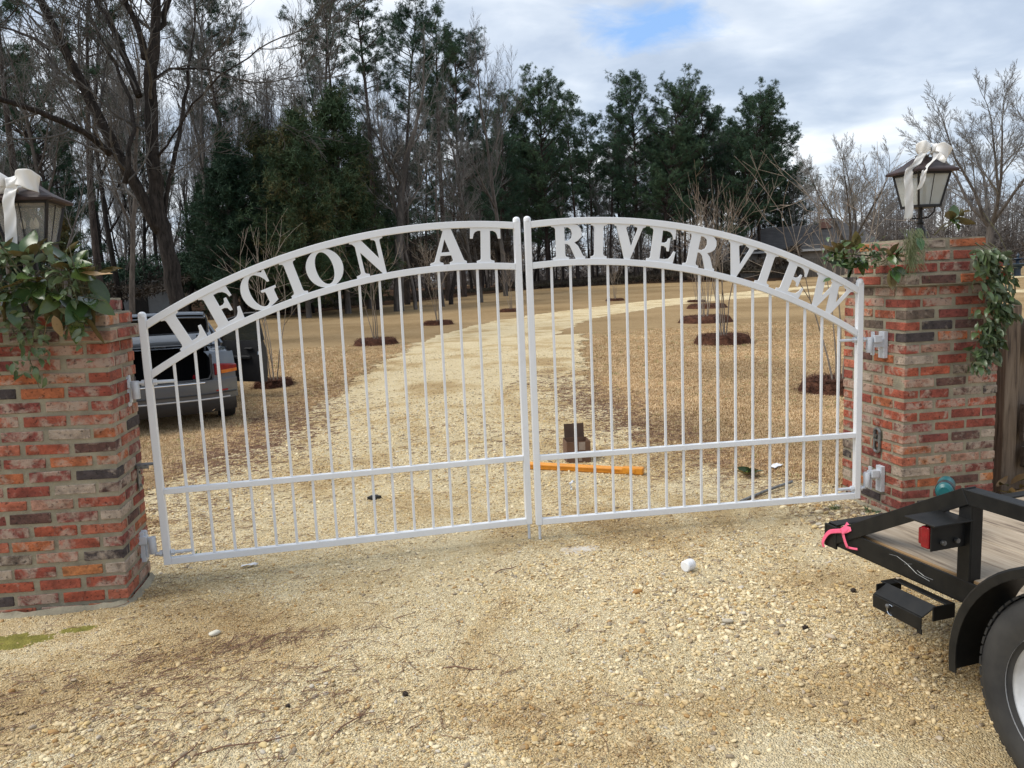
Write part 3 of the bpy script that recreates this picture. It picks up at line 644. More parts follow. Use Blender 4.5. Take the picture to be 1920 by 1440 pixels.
ribbon('ribbon_bow','white satin bow on the left lantern, one long tail hanging to the leaves',[
 ('knot',[(x0-.045,y0-.15,zl+.105),(x0-.035,y0-.185,zl+.085),(x0-.035,y0-.185,zl+.05),(x0-.045,y0-.15,zl+.03)],(1,.1,.1),.05),
 ('bow_loop',[(x0-.04,y0-.15,zl+.075),(x0+.005,y0-.20,zl+.095),(x0+.05,y0-.205,zl+.085),(x0+.07,y0-.16,zl+.07),(x0+.05,y0-.11,zl+.065),(x0+.0,y0-.12,zl+.075),(x0-.04,y0-.15,zl+.07)],[(.1,0,.7),(.1,0,1),(.15,0,1),(.2,0,1),(.1,0,1),(.1,0,1),(.1,0,.7)],[.028,.075,.10,.085,.07,.045,.028]),
 ('bow_loop',[(x0-.04,y0-.15,zl+.075),(x0-.08,y0-.19,zl+.095),(x0-.125,y0-.19,zl+.10),(x0-.14,y0-.15,zl+.10),(x0-.11,y0-.11,zl+.09),(x0-.06,y0-.12,zl+.08),(x0-.04,y0-.15,zl+.07)],(-.15,0,1),[.03,.08,.10,.09,.07,.04,.03]),
 ('tail',[(x0-.02,y0-.15,zl+.06),(x0-.035,y0-.195,zl+.035),(x0-.048,y0-.205,zl-.02),(x0-.050,y0-.205,zl-.11),(x0-.060,y0-.20,zl-.20),(x0-.062,y0-.19,zl-.285)],(1,.05,.0),.054),
 ('tail',[(x0-.03,y0-.14,zl+.07),(x0-.09,y0-.17,zl+.05),(x0-.16,y0-.20,zl+.025),(x0-.22,y0-.20,zl-.02),(x0-.26,y0-.20,zl-.08)],(.25,.1,1),.06)])
LR.scale=(.77,.77,.97); zl=zR+(.215+.215)*.97-.012; x0,y0=2.59,.125
ribbon('ribbon_bow','white satin bow on the right lantern, twin tails over its roof and glass',[
 ('knot',[(x0+.03,y0-.06,zl+.185),(x0+.035,y0-.10,zl+.17),(x0+.035,y0-.10,zl+.135),(x0+.03,y0-.06,zl+.12)],(1,.2,.1),.05),
 ('bow_loop',[(x0+.03,y0-.08,zl+.155),(x0+.07,y0-.13,zl+.15),(x0+.12,y0-.12,zl+.115),(x0+.135,y0-.07,zl+.09),(x0+.11,y0-.03,zl+.11),(x0+.07,y0-.04,zl+.14),(x0+.03,y0-.08,zl+.15)],[(.2,0,.7),(.3,0,1),(.5,0,1),(.5,0,1),(.4,0,1),(.2,0,1),(.1,0,.7)],[.03,.07,.09,.09,.07,.04,.03]),
 ('bow_loop',[(x0+.03,y0-.08,zl+.155),(x0-.01,y0-.12,zl+.17),(x0-.05,y0-.12,zl+.16),(x0-.07,y0-.08,zl+.15),(x0-.04,y0-.04,zl+.16),(x0+.0,y0-.05,zl+.165),(x0+.03,y0-.08,zl+.15)],(-.3,0,1),[.03,.06,.08,.07,.06,.04,.03]),
 ('tail',[(x0+.02,y0-.08,zl+.155),(x0-.05,y0-.11,zl+.12),(x0-.11,y0-.13,zl+.06),(x0-.16,y0-.13,zl+.015),(x0-.165,y0-.135,zl-.06),(x0-.155,y0-.13,zl-.16),(x0-.15,y0-.12,zl-.275)],(1,.1,.1),.066),
 ('tail',[(x0+.05,y0-.08,zl+.15),(x0+.035,y0-.12,zl+.10),(x0-.03,y0-.155,zl+.05),(x0-.085,y0-.175,zl+.012),(x0-.095,y0-.175,zl-.03),(x0-.11,y0-.165,zl-.10)],(1,-.1,.5),.042)])
# ---------------------------------------------------------------- utility trailer
# local frame: x across (0 = left side rail, + to its right), y = -length towards the tongue, z up
TRz=math.atan2(.1346,.9909)
T=empty('utility_trailer',(1.023,-1.448,0),TRz,'black open utility trailer with plank deck parked in front of the right pillar','trailer')
def P3(a,l,z): return (a,-l,z)
def part(mb,name,mat,parent=None,**k): return mb.build(name,mat,parent or T,**k)
TW=1.55; TL=2.75
# frame: angle iron side and end members
for a,s_ in ((0,1),(TW,-1)):
    mb=MB(); mb.box((a,-TL/2,.440),(.008,TL,.085)); mb.box((a+s_*.022,-TL/2,.401),(.052,TL,.008)); part(mb,'side_frame',M_black,bevel=.002,segs=1)
mb=MB(); mb.box((TW/2,-.004,.440),(TW+.03,.008,.09)); mb.box((TW/2,-.03,.4885),(TW,.055,.006)); part(mb,'rear_crossmember',M_black,bevel=.002,segs=1)
mb=MB(); mb.box((TW/2,-TL,.440),(TW,.008,.085)); mb.box((TW/2,-TL+.03,.401),(TW,.055,.008)); part(mb,'front_crossmember',M_black,bevel=.002,segs=1)
for k in range(4):
    mb=MB(); mb.box((TW/2,-.45-.6*k,.405),(TW-.11,.05,.05)); part(mb,'floor_crossmember',M_black)
# deck planks
npl=8; pw=(TW-.03)/npl; rg=random.Random(4)
for k in range(npl):
    w_=pw-.006; mb=MB(); n=9; rings=[]
    x0_=.016+k*pw+.003
    for i in range(n):
        l=.02+(TL-.05)*i/(n-1); dz=.0025*noise.noise(Vector((k*3,i*.7,0))); rings.append([(x0_,-l,.4465+dz),(x0_+w_,-l,.4465+dz),(x0_+w_,-l,.4835+dz),(x0_,-l,.4835+dz)])
    mb.loft(rings,closed=True,caps=True); part(mb,'plank',M_deck if k else M_deckend,bevel=.003,segs=1)
# the outer plank shows a weathered top and a yellow treated edge
mb=MB(); mb.box((.016+pw/2,-TL/2,.4850),(pw-.012,TL-.06,.0022)); o=part(mb,'plank_face',M_deck)
# posts, top rails and sloping rear braces
for a,s_ in ((0,1),(TW,-1)):
    for l in (.70,1.9,2.72):
        mb=MB(); mb.box((a+s_*.0,-l,.60),(.006,.052,.40)); mb.box((a+s_*.026,-l-.024,.60),(.048,.006,.40)); part(mb,'rail_post',M_black,bevel=.0015,segs=1)
    mb=MB(); mb.bar((a-s_*.004,-.69,.785),(a-s_*.004,-TL-.01,.785),.007,.052); mb.bar((a+s_*.022,-.69,.8085),(a+s_*.022,-TL-.01,.8085),.052,.006); part(mb,'top_rail',M_black,bevel=.0015,segs=1)
    mb=MB(); mb.bar((a-s_*.006,-.035,.428),(a-s_*.006,-.705,.789),.008,.060); mb.bar((a+s_*.020,-.045,.459),(a+s_*.020,-.70,.8145),.046,.006); part(mb,'corner_brace',M_black,bevel=.0015,segs=1)
    mb=MB(); mb.box((a-s_*.008,-.03,.435),(.010,.075,.10)); part(mb,'corner_gusset',M_black,bevel=.002,segs=1)
# tail light in a steel box, outboard of the left post
lb=MB()
lb.box((-.075,-.702,.655),(.155,.006,.094)); lb.box((-.075,-.66,.7045),(.175,.135,.006)); lb.box((-.002,-.655,.655),(.006,.09,.094))
TB=part(lb,'tail_light_box',M_black,bevel=.0015,segs=1)
mb=MB(); mb.box((-.086,-.678,.652),(.140,.036,.078)); mb.box((-.086,-.652,.650),(.128,.018,.060)); mb.build('tail_light',M_red,TB,bevel=.006,segs=3)
for a_x in(-.105,-.045):
    mb=MB(); mb.lathe([(0,-.717),(.0085,-.717),(.0098,-.711),(.0085,-.705),(0,-.705)],12,(a_x,0,.636),axis='y'); mb.build('bolt',M_dsteel,TB,smooth=True)
lb=MB(); lb.box((TW+.06,-.725,.645),(.11,.205,.098)); q=part(lb,'tail_light_box',M_black,bevel=.002,segs=1)
mb=MB(); mb.box((TW+.06,-.61,.643),(.09,.026,.082)); mb.build('tail_light',M_red,q,bevel=.006)
# folded stake tray under the left rail
tr=MB()
tr.add([(-.068,-.42,.378),(-.068,-.655,.378),(-.118,-.64,.338),(-.118,-.405,.338),(-.068,-.42,.372),(-.068,-.655,.372),(-.114,-.64,.333),(-.114,-.405,.333)],[(0,1,2,3),(7,6,5,4),(0,4,5,1),(1,5,6,2),(2,6,7,3),(3,7,4,0)])
tr.box((-.118,-.522,.310),(.006,.235,.052)); tr.box((-.035,-.408,.372),(.07,.04,.006)); tr.box((-.045,-.405,.352),(.12,.006,.04)); tr.box((-.04,-.660,.352),(.10,.006,.055)); tr.box((-.006,-.53,.374),(.035,.25,.006)); tr.box((-.118,-.632,.282),(.006,.022,.02))
TRY=part(tr,'stake_tray',M_black,bevel=.0015,segs=1)
mb=MB(); mb.tube([(-.124,-.50+.017*math.cos(a),.308+.020*math.sin(a)) for a in [i*math.pi/9 for i in range(-6,7)]],.0025,6); mb.build('pull_ring',M_chrome,TRY,smooth=True)
mb=MB(); mb.lathe([(0,-.014),(.009,-.010),(.009,0),(0,0)],10,(-.121,-.488,.32),axis='x'); mb.build('bolt',M_dsteel,TRY,smooth=True)
# scratches in the paint: two thin bare-metal hooks
mb=MB(); mb.tube([P3(-.0048,.36,.463),P3(-.0048,.40,.468),P3(-.0048,.45,.455),P3(-.0048,.50,.432),P3(-.0048,.56,.425)],.0011,4); mb.tube([P3(-.0048,.50,.446),P3(-.0048,.535,.435),P3(-.0048,.575,.436)],.0010,4); mb.tube([P3(-.0048,.438,.449),P3(-.0048,.475,.462)],.0010,4); part(mb,'paint_scratch',M_latch)['kind']='stuff'
# wheel + fender
for a,s_ in ((-.12,-1),(TW+.12,1)):
    wc=(a,-1.285,.335)
    w_=empty('wheel',wc); w_.parent=T
    mb=MB(); prof=[(.212,-.085),(.229,-.096),(.258,-.106),(.295,-.102),(.318,-.088),(.331,-.066),(.336,-.03),(.337,.0),(.336,.03),(.331,.066),(.318,.088),(.295,.102),(.258,.106),(.229,.096),(.212,.085)]
    mb.lathe(prof,72,axis='x'); mb.build('tyre',M_rubber,w_,smooth=True)
    mb=MB()   # tread blocks
    for k in range(60):
        an=2*math.pi*k/60
        for o_ in(-.055,-.018,.018,.055):
            ck=an+(.02 if o_ in(-.018,.055) else 0); mb.box((o_,math.cos(ck)*.3385,math.sin(ck)*.3385),(.030,.026,.007),rot=(ck-math.pi/2+0,0,0))
    mb.build('tread',M_rubber,w_)['kind']='stuff'
    mb=MB(); e=s_
    pr_=[(.203,.100),(.206,.090),(.196,.082),(.186,.070),(.180,.035),(.168,.020),(.150,.030),(.135,.052),(.110,.060),(.085,.052),(.060,.050),(.045,.056),(.0,.056)]
    mb.lathe([(r_,e*z_) for r_,z_ in [(q_[0]*1.105,q_[1]) for q_ in pr_]],64,axis='x'); mb.build('rim',M_rim,w_,smooth=True)
    mb=MB(); mb.lathe([(.042,e*.056),(.042,e*.095),(.030,e*.105),(0,e*.105)],24,axis='x'); mb.build('hub_cap',M_rim,w_,smooth=True)
    for k in range(5):
        an=2*math.pi*k/5; mb=MB(); mb.lathe([(0,e*.052),(.011,e*.052),(.010,e*.078),(0,e*.080)],6,(0,.075*math.cos(an),.075*math.sin(an)),axis='x'); mb.build('lug_nut',M_chrome,w_)
    fe=MB(); rings=[]; R1=.415
    for k in range(33):
        an=R_(-8+196*k/32); cy,cz=math.cos(an),math.sin(an)
        rings.append([(a-s_*.11,-1.285+cy*R1,.335+cz*R1),(a+s_*.118,-1.285+cy*R1,.335+cz*R1),(a+s_*.124,-1.285+cy*(R1-.006),.335+cz*(R1-.006)),(a+s_*.124,-1.285+cy*(R1-.032),.335+cz*(R1-.032)),(a+s_*.119,-1.285+cy*(R1-.032),.335+cz*(R1-.032)),(a+s_*.117,-1.285+cy*(R1-.005),.335+cz*(R1-.005)),(a-s_*.11,-1.285+cy*(R1-.005),.335+cz*(R1-.005))])
    fe.loft(rings,closed=True,caps=True)
    part(fe,'fender',M_black,smooth=True)
mb=MB(); mb.tube([(-.12,-1.285,.335),(TW+.12,-1.285,.335)],.028,10); part(mb,'axle',M_black,smooth=True)
for a in (.04,TW-.04):
    mb=MB()
    for k in range(3): mb.tube([(a,-1.285+(.3-.07*k)*u,.335+.035+.012*k+.03*u*u) for u in(-1,-.5,0,.5,1)],.012,4)
    part(mb,'leaf_spring',M_black)
mb=MB(); mb.bar((.1,-TL,.42),(TW/2,-TL-.95,.42),.06,.08); mb.bar((TW-.1,-TL,.42),(TW/2,-TL-.95,.42),.06,.08); part(mb,'tongue',M_black)
mb=MB(); mb.box((TW/2,-TL-1.0,.44),(.08,.22,.07)); part(mb,'coupler',M_black,bevel=.01)
mb=MB(); mb.tube([(TW/2+.09,-TL-.8,.0),(TW/2+.09,-TL-.8,.6)],.025,10); part(mb,'tongue_jack',M_dsteel,smooth=True)
TM=Matrix.Translation((1.023,-1.448,0))@Matrix.Rotation(TRz,4,'Z')
def tp(a,l,z): return TM@Vector((a,-l,z))
# pink flagging tape knotted on the rear corner
pk=empty('flagging_tape',(0,0,0),0,'strip of bright pink flagging tape tied round the rear corner of the trailer','tape')
nx_=tuple(TM.to_3x3()@Vector((-1,.12,.1)))
mb=MB(); band(mb,[tp(-.014,.115,.484),tp(-.018,.08,.474),tp(-.022,.04,.458),tp(-.024,.015,.432),tp(-.026,.0,.40),tp(-.024,.004,.378)],(0,0,1),.019,nx_); mb.build('tape_tail',M_pink,pk,smooth=True,solid=.0008)
mb=MB(); band(mb,[tp(-.016,.108,.486),tp(-.018,.118,.465),tp(-.018,.13,.44),tp(-.017,.142,.420)],(0,0,1),.017,nx_); mb.build('tape_wrap',M_pink,pk,smooth=True,solid=.0008)
mb=MB(); band(mb,[tp(-.015,.138,.421),tp(-.014,.165,.424),tp(-.012,.195,.430)],(0,0,1),.009,nx_); mb.build('tape_wrap',M_pink,pk,smooth=True,solid=.0008)
mb=MB(); band(mb,[tp(-.018,.105,.478),tp(-.014,.125,.496),tp(-.006,.135,.520)],(0,0,1),.030,nx_); mb.build('tape_knot',M_pink,pk,smooth=True,solid=.0008)
mb=MB(); band(mb,[tp(-.018,.105,.480),tp(-.016,.13,.488),tp(-.012,.155,.505)],(0,0,1),.018,nx_); mb.build('tape_knot',M_pink,pk,smooth=True,solid=.0008)
# cordless drill standing on the deck behind the rail
dr=empty('cordless_drill',tuple(tp(.30,.33,.486)),R_(-42),'teal and black cordless drill standing on its battery behind the trailer rail','drill')
mb=MB(); mb.box((0,0,.03),(.075,.115,.055)); mb.build('battery',M_blplastic,dr,bevel=.008)
mb=MB(); mb.tube([(0,.005,.055),(0,.0,.12),(0,-.008,.18)],[.020,.018,.021],12); mb.build('handle',M_blplastic,dr,smooth=True)
mb=MB(); mb.lathe([(0,-.10),(.022,-.10),(.034,-.090),(.037,-.06),(.036,.0),(.036,.045),(.030,.062),(.0,.064)],20,(0,.0,.205),axis='y'); b_=mb.build('motor_housing',M_teal,dr,smooth=True)
mb=MB(); mb.lathe([(.0355,-.07),(.0385,-.068),(.0385,-.035),(.0355,-.032)],20,(0,0,.205),axis='y'); mb.build('grip_band',M_blplastic,b_,smooth=True)
mb=MB(); mb.lathe([(.026,.06),(.026,.085),(.020,.10),(.010,.115),(0,.116)],16,(0,0,.205),axis='y'); mb.build('chuck',M_blplastic,dr,smooth=True)
dr.scale=(.92,.92,1.0)
# ---------------------------------------------------------------- timber fence by the right pillar
FN=empty('timber_fence',(3.30,.12,0),R_(-6),'weathered timber fence post and thick boards right of the right pillar','fence')
mb=MB(); mb.box((0,0,.64),(.10,.10,1.30)); mb.build('fence_post',M_post,FN,bevel=.008)
mb=MB(); mb.box((.135,.03,.60),(.10,.05,1.18)); mb.build('fence_post',M_post,FN,bevel=.006)
for z,h,x_ in((1.06,.28,.085),(.50,.25,.06),(.26,.14,.075)):
    mb=MB(); mb.box((x_+.9,-.075,z),(1.8,.045,h)); mb.build('board',M_board,FN,bevel=.005)
for z in(1.06,.5):
    pass
mb=MB(); mb.box((1.86,0,.60),(.10,.10,1.22)); mb.build('fence_post',M_post,FN,bevel=.008)
# ---------------------------------------------------------------- car
CA=R_(16); cz0=-.13
CR=empty('parked_car',(-3.575,5.70,cz0),CA,'dark grey saloon car parked on the grass, trunk lid up and passenger door open','car')
# rear plan curve
def yb(x): return .26*abs(x/.92)**3.2
SEC=[(0.0,.22,.80),(.0,.36,.885),(.0,.50,.915),(.0,.66,.92),(.0,.80,.90),(.0,.90,.865),(.0,.955,.81)]
def wfac(y):
    if y<.26: return max(.66,(y/.26)**(1/3.2))*.985
    pts=[(.26,.985),(.5,1.0),(.8,1.0),(3.7,1.0),(4.2,.975),(4.5,.92),(4.7,.80),(4.78,.66)]
    for (a,b_),(c,d) in zip(pts,pts[1:]):
        if y<=c: return b_+(d-b_)*max(0,(y-a))/(c-a)
    return pts[-1][1]
def ztop(y):
    pts=[(0,.96),(.6,1.0),(1.4,.96),(3.3,.93),(3.9,.90),(4.4,.80),(4.7,.66),(4.8,.56)]
    for (a,b_),(c,d) in zip(pts,pts[1:]):
        if y<=c: return b_+(d-b_)*max(0,(y-a))/(c-a)
    return pts[-1][1]
def ring(y,open_top):
    w_=wfac(y); k=(ztop(y)-.22)/(.955-.22)
    half=[(x*w_,y+(yb(x*w_)*.0),.22+(z-.22)*k) for _,z,x in SEC]
    top=[(min(.60,.78*w_) if open_top else .45*w_,y,ztop(y)+.015)]
    if not open_top: top+=[(0,y,ztop(y)+.03)]
    return half+top
for sgn,nm in((1,'r'),(-1,'l')):
    pass
bd=MB()
ysR=[.075,.11,.15,.20,.25,.34,.45,.60]; ysF=[.6,1.0,1.5,2.0,2.5,3.0,3.4,3.8,4.1,4.4,4.6,4.72,4.78]
for sgn in(1,-1):
    bd.loft([[(sgn*p[0],p[1],p[2]) for p in ring(y,True)] for y in ysR])
    bd.loft([[(sgn*p[0],p[1],p[2]) for p in ring(y,False)] for y in ysF])
    # corner panels either side of the trunk opening
    bd.loft([[(sgn*x_,yb(x_)+.012,.58),(sgn*x_,yb(x_)+.012,.80),(sgn*x_*.985,yb(x_)+.03,.955)] for x_ in (.60,.68,.76,.82,.87,.90)])
bd.add([(-.62,.56,1.012),(.62,.56,1.012),(.45,.62,1.028),(-.45,.62,1.028)],[(0,1,2,3)])
body=bd.build('body',M_carpaint,CR,smooth=True)
fc=MB(); r_=ring(4.78,False); fc.add([(x,4.785,z) for x,_,z in r_]+[(-x,4.785,z) for x,_,z in r_[::-1]],[tuple(range(2*len(r_)))]); fc.build('front_grille',M_cardark,CR)
# rear bumper, wraps the corners
def pan(name,z0,z1,off0,off1,mat,wid=.915,par=None,steps=28,thick=0):
    mb=MB(); rings=[]
    for k in range(steps+1):
        x=-wid+2*wid*k/steps; y0_=yb(x)*1.0
        rings.append([(x,y0_-off0,z0),(x,y0_-off1,z0+(z1-z0)*.5),(x,y0_-off1*.9,z1)]+([(x,y0_+thick,z1)] if thick else []))
    mb.loft(rings); return mb.build(name,mat,par or CR,smooth=True)
bp=pan('rear_bumper',.36,.615,.03,.06,M_carpaint,.905,thick=.12)
pan('lower_bumper',.20,.36,-.02,.028,M_cardark,.88)
pan('bumper_crease',.435,.452,.062,.064,M_cardark,.89,bp)
pan('bumper_crease',.372,.388,.045,.048,M_rim,.80,bp)
pan('chrome_strip',.585,.600,.064,.066,M_chrome,.50,bp,16)
for sx in(-1,1):
    mb=MB(); mb.box((sx*.70,yb(.7)-.055,.475),(.16,.02,.022),rot=(0,0,sx*.35)); mb.build('reflector',M_red,CR,bevel=.004)
    t_=MB(); V=[];rings=[]
    for k in range(9):
        u=k/8; x=.63+.275*u-.0*u; y=yb(x)+.004; zb_=.665+.03*u; zt_=.80-.012*u+.02*(1-u)
        rings.append([(sx*x,y,zb_),(sx*(x+.012),y-.022,zb_+.015),(sx*(x+.012),y-.022,zt_-.015),(sx*x,y,zt_)])
    t_.loft(rings,caps=True); tl=t_.build('tail_light',M_red,CR,smooth=True)
    t_=MB(); rings=[]
    for k in range(7):
        u=k/6; x=.70+.205*u; y=yb(x); rings.append([(sx*(x+.012),y-.024,.683+.01*u),(sx*(x+.0135),y-.025,.705+.01*u),(sx*(x+.012),y-.024,.727+.006*u)])
    t_.loft(rings); t_.build('amber_lens',M_amber,tl,smooth=True)
    mb=MB(); mb.tube([(sx*.56,.05,.255),(sx*.56,.30,.265)],.048,20,cap=False); mb.tube([(sx*.56,.06,.255),(sx*.56,.30,.265)],.040,20,cap=True); e_=mb.build('exhaust_tip',M_chrome,CR,smooth=True)
    # gas strut and hinge arm
    mb=MB(); mb.tube([(sx*.57,.42,.93),(sx*.56,.60,1.22)],.012,8); mb.build('gas_strut',M_cardark,CR,smooth=True)
    mb=MB(); mb.tube([(sx*.50,.62,.93),(sx*.50,.50,1.00),(sx*.50,.56,1.12),(sx*.50,.66,1.16)],.014,6); mb.build('hinge_arm',M_cardark,CR,smooth=True)
# trunk cavity
mb=MB(); 
V=[(-.60,.06,.615),(.60,.06,.615),(.60,.95,.50),(-.60,.95,.50),(-.60,.06,.96),(.60,.06,.96),(.58,.95,.99),(-.58,.95,.99)]
mb.add([(-.60,.08,.615),(.60,.08,.615),(.60,.08,.36),(-.60,.08,.36),(.60,1.0,.36),(-.60,1.0,.36),(.60,1.0,.985),(-.60,1.0,.985),(.60,.08,.955),(-.60,.08,.955),(.60,.60,.985),(-.60,.60,.985)],
 [(0,1,2,3),(3,2,4,5),(5,4,6,7),(1,8,10,6,4,2),(0,3,5,7,11,9),(10,11,7,6)])
mb.build('trunk_lining',M_lining,CR,recalc=False)
mb=MB(); mb.tube([(-.60,.075,.94),(-.595,.07,.70),(-.56,.065,.63),(-.45,.055,.618),(.45,.055,.618),(.56,.065,.63),(.595,.07,.70),(.60,.075,.94)],.014,8); mb.build('trunk_seal',M_cardark,CR,smooth=True)
# lid stands open: inner side faces the camera
lid=empty('trunk_lid',(0,0,0)); lid.parent=CR
def lidring(off):
    rings=[]
    for k in range(15):
        u=-1+2*k/14; x=.635*u; cr=1-.10*abs(u)**3
        rings.append([(x,.66+off*.6,1.20),(x*1.0,.60+off,1.29),(x*.985,.53+off,1.28+.12*cr),(x*.95,.44+off*.3,1.30+.15*cr+off*.6),(x*.92,.33,1.30+.155*cr+off),(x*.90,.24,1.26+.16*cr+off)])
    return rings
mb=MB(); mb.loft(lidring(.035)); mb.build('lid_skin',M_carpaint,lid,smooth=True,solid=.006)
mb=MB(); mb.loft([[p for p in rr_] for rr_ in lidring(.0)]); mb.build('lid_lining',M_lining,lid,smooth=True)
mb=MB(); Ls=lidring(.0); mb.tube([r_[0] for r_ in Ls],.014,6); mb.tube([r_[-1] for r_ in Ls],.012,6); mb.tube(Ls[0],.016,6); mb.tube(Ls[-1],.016,6); mb.build('lid_edge',M_carpaint,lid,smooth=True)
# contents: a red-capped bottle
bt=empty('drink_bottle',(0,0,0),0,'small bottle with a red cap standing inside the open car trunk','bottle'); 
bw=Matrix.Translation((-3.575,5.70,cz0))@Matrix.Rotation(CA,4,'Z')
bt.location=bw@Vector((.36,.32,.37)); bt.rotation_euler=(0,R_(9),CA)
mb=MB(); mb.lathe([(0,0),(.04,0),(.04,.15),(.018,.22),(.015,.25)],14); mb.build('bottle_body',M_teal,bt,smooth=True)
mb=MB(); mb.lathe([(.018,.245),(.022,.25),(.022,.30),(0,.302)],14); mb.build('bottle_cap',M_red,bt,smooth=True)
# greenhouse
gh=MB(); xb,xt=.79,.57
ST=[(.62,.78,1.02,.70),(1.02,.80,1.20,.66),(1.55,.81,1.375,.60),(2.1,.81,1.425,.58),(2.7,.81,1.41,.58),(3.05,.80,1.33,.60),(3.75,.78,.98,.66)]
rings=[]
for y,xb_,zr_,xr_ in ST: rings.append([(-xr_,y,zr_),(-xr_*.6,y,zr_+.018),(0,y,zr_+.025),(xr_*.6,y,zr_+.018),(xr_,y,zr_)])
mb=MB(); mb.loft(rings[2:5]); mb.build('roof',M_carpaint,CR,smooth=True,solid=.01)
mb=MB(); mb.loft(rings[:3]); mb.build('rear_window',M_rglass,CR,smooth=True,solid=.006)
mb=MB(); mb.loft(rings[4:]); mb.build('windscreen',M_cglass,CR,smooth=True,solid=.006)
for sx in(-1,1):
    mb=MB()
    for i in range(len(ST)-1):
        (y0_,b0,z0_,r0_),(y1_,b1,z1_,r1_)=ST[i],ST[i+1]
        mb.bar((sx*r0_,y0_,z0_),(sx*r1_,y1_,z1_),.05,.035)
    mb.bar((sx*.81,2.05,.95),(sx*.59,2.05,1.42),.05,.07); mb.bar((sx*.80,.95,.97),(sx*.64,1.28,1.30),.03,.16)
    mb.build('window_pillar',M_carpaint,CR)
    mb=MB(); mb.add([(sx*.80,1.0,.97),(sx*.81,2.05,.95),(sx*.60,2.05,1.40),(sx*.63,1.45,1.345)],[(0,1,2,3)]); mb.build('side_window',M_cglass,CR,solid=.005)
    if sx<0: mb=MB(); mb.add([(sx*.81,2.08,.95),(sx*.80,3.3,.93),(sx*.60,2.95,1.34),(sx*.60,2.08,1.41)],[(0,1,2,3)]); mb.build('side_window',M_cglass,CR,solid=.005)
    for y in(.92,3.72):
        w_=empty('wheel',(sx*.80,y,.325)); w_.parent=CR
        mb=MB(); mb.lathe([(.22,-.10),(.26,-.112),(.305,-.105),(.325,-.07),(.328,0),(.325,.07),(.305,.105),(.26,.112),(.22,.10)],40,axis='x'); mb.build('tyre',M_rubber,w_,smooth=True)
        mb=MB(); mb.lathe([(.225,sx*.10),(.215,sx*.07),(.07,sx*.06),(.05,sx*.085),(0,sx*.085)],40,axis='x'); mb.build('rim',M_rim,w_,smooth=True)
mb=MB(); mb.box((0,2.4,.24),(1.5,4.3,.10)); mb.build('underbody',M_cardark,CR)
mb=MB(); mb.box((0,2.3,.62),(1.5,1.2,.5)); mb.box((-.38,2.4,1.02),(.45,.18,.5)); mb.box((.38,2.4,1.02),(.45,.18,.5)); mb.build('seats',M_lining,CR,bevel=.03)['kind']='stuff'
# open front passenger door
D=empty('open_door',(.90,3.22,0),R_(-50)); D.parent=CR      # hinge at the front edge
# local x along the door from the hinge, y outward skin side
dm=MB(); dm.loft([[(x,0.02,.26),(x,.05,.40),(x,.06,.62),(x,.05,.80),(x,.0,.93),(x,-.05,.93),(x,-.07,.62),(x,-.05,.26)] for x in(.0,.25,.6,.95,1.06)],closed=True,caps=True); dm.build('door_panel',M_cardark,D,smooth=True)
dm=MB(); dm.loft([[(x,.066,.42),(x,.07,.62),(x,.06,.80)] for x in(.02,.5,1.04)]); dm.build('door_skin',M_carpaint,D,smooth=True,solid=.004)
fr_=MB(); top=[(.02,-.01,.93),(.42,-.05,1.27),(.80,-.06,1.36),(1.03,-.06,1.37),(1.08,-.02,.93)]
fr_.tube(top,.022,8); fr_.build('window_frame',M_cardark,D,smooth=True)
gp=MB(); gp.add([(.05,-.02,.93),(.43,-.05,1.26),(.80,-.06,1.345),(1.02,-.06,1.355),(1.06,-.02,.93)],[(0,1,2,3,4)]); gp.build('door_glass',M_cglass,D,solid=.005)
mb=MB(); mb.box((.55,-.09,.66),(.6,.06,.05)); mb.box((.82,-.085,.80),(.16,.04,.03)); mb.build('armrest',M_cardark,D,bevel=.012)
mb=MB(); mb.box((.30,-.085,.83),(.12,.02,.022)); mb.build('inner_handle',M_chrome,D,bevel=.004)
mb=MB(); mb.tube([(.99,-.055,.75),(.99,-.062,.70)],.02,8); mb.build('door_latch',M_chrome,D,smooth=True)
mi=MB(); mi.lathe([(0,-.12),(.05,-.11),(.085,-.05),(.085,.03),(.07,.05),(0,.055)],18,(0,0,0),axis='x')
mo=mi.build('wing_mirror',M_cardark,CR,smooth=True); mo.location=(.98,3.05,1.0); mo.scale=(1.0,.5,.85)
# ---------------------------------------------------------------- loose things on the gravel
bx=empty('cardboard_box',(.765,2.02,gz(.765,2.02)),R_(-4),'open brown cardboard box on the gravel with its back flap standing up','box')
w_,d_,h_=.205,.20,.185; th=.004
for nm,c,s_ in (('front_side',(0,-d_/2,h_/2),(w_,th,h_)),('back_side',(0,d_/2,h_/2),(w_,th,h_)),('left_side',(-w_/2,0,h_/2),(th,d_-th,h_)),('right_side',(w_/2,0,h_/2),(th,d_-th,h_)),('bottom',(0,0,.004),(w_-.01,d_-.01,.005))):
    mb=MB(); mb.box(c,s_); mb.build(nm,M_card,bx)
mb=MB(); mb.box((0,d_/2+.012,h_+.060),(w_*.86,th,.122),rot=(-.16,0,0)); mb.build('flap',M_cardin,bx)
mb=MB(); mb.box((.03,-d_/2-.003,h_-.04),(.055,.0015,.07)); mb.build('tape_strip',M_tape,bx)
mb=MB(); mb.box((.012,-d_/2-.003,.05),(.03,.0015,.07)); mb.build('tape_strip',M_tape,bx)
lv=empty('orange_track_tube',(.73,1.62,gz(.735,1.62)+.002),math.atan2(1.36-1.86,1.14-.33),'long ribbed orange plastic bar lying on the gravel in front of the box','plastic bar')
L_=.98
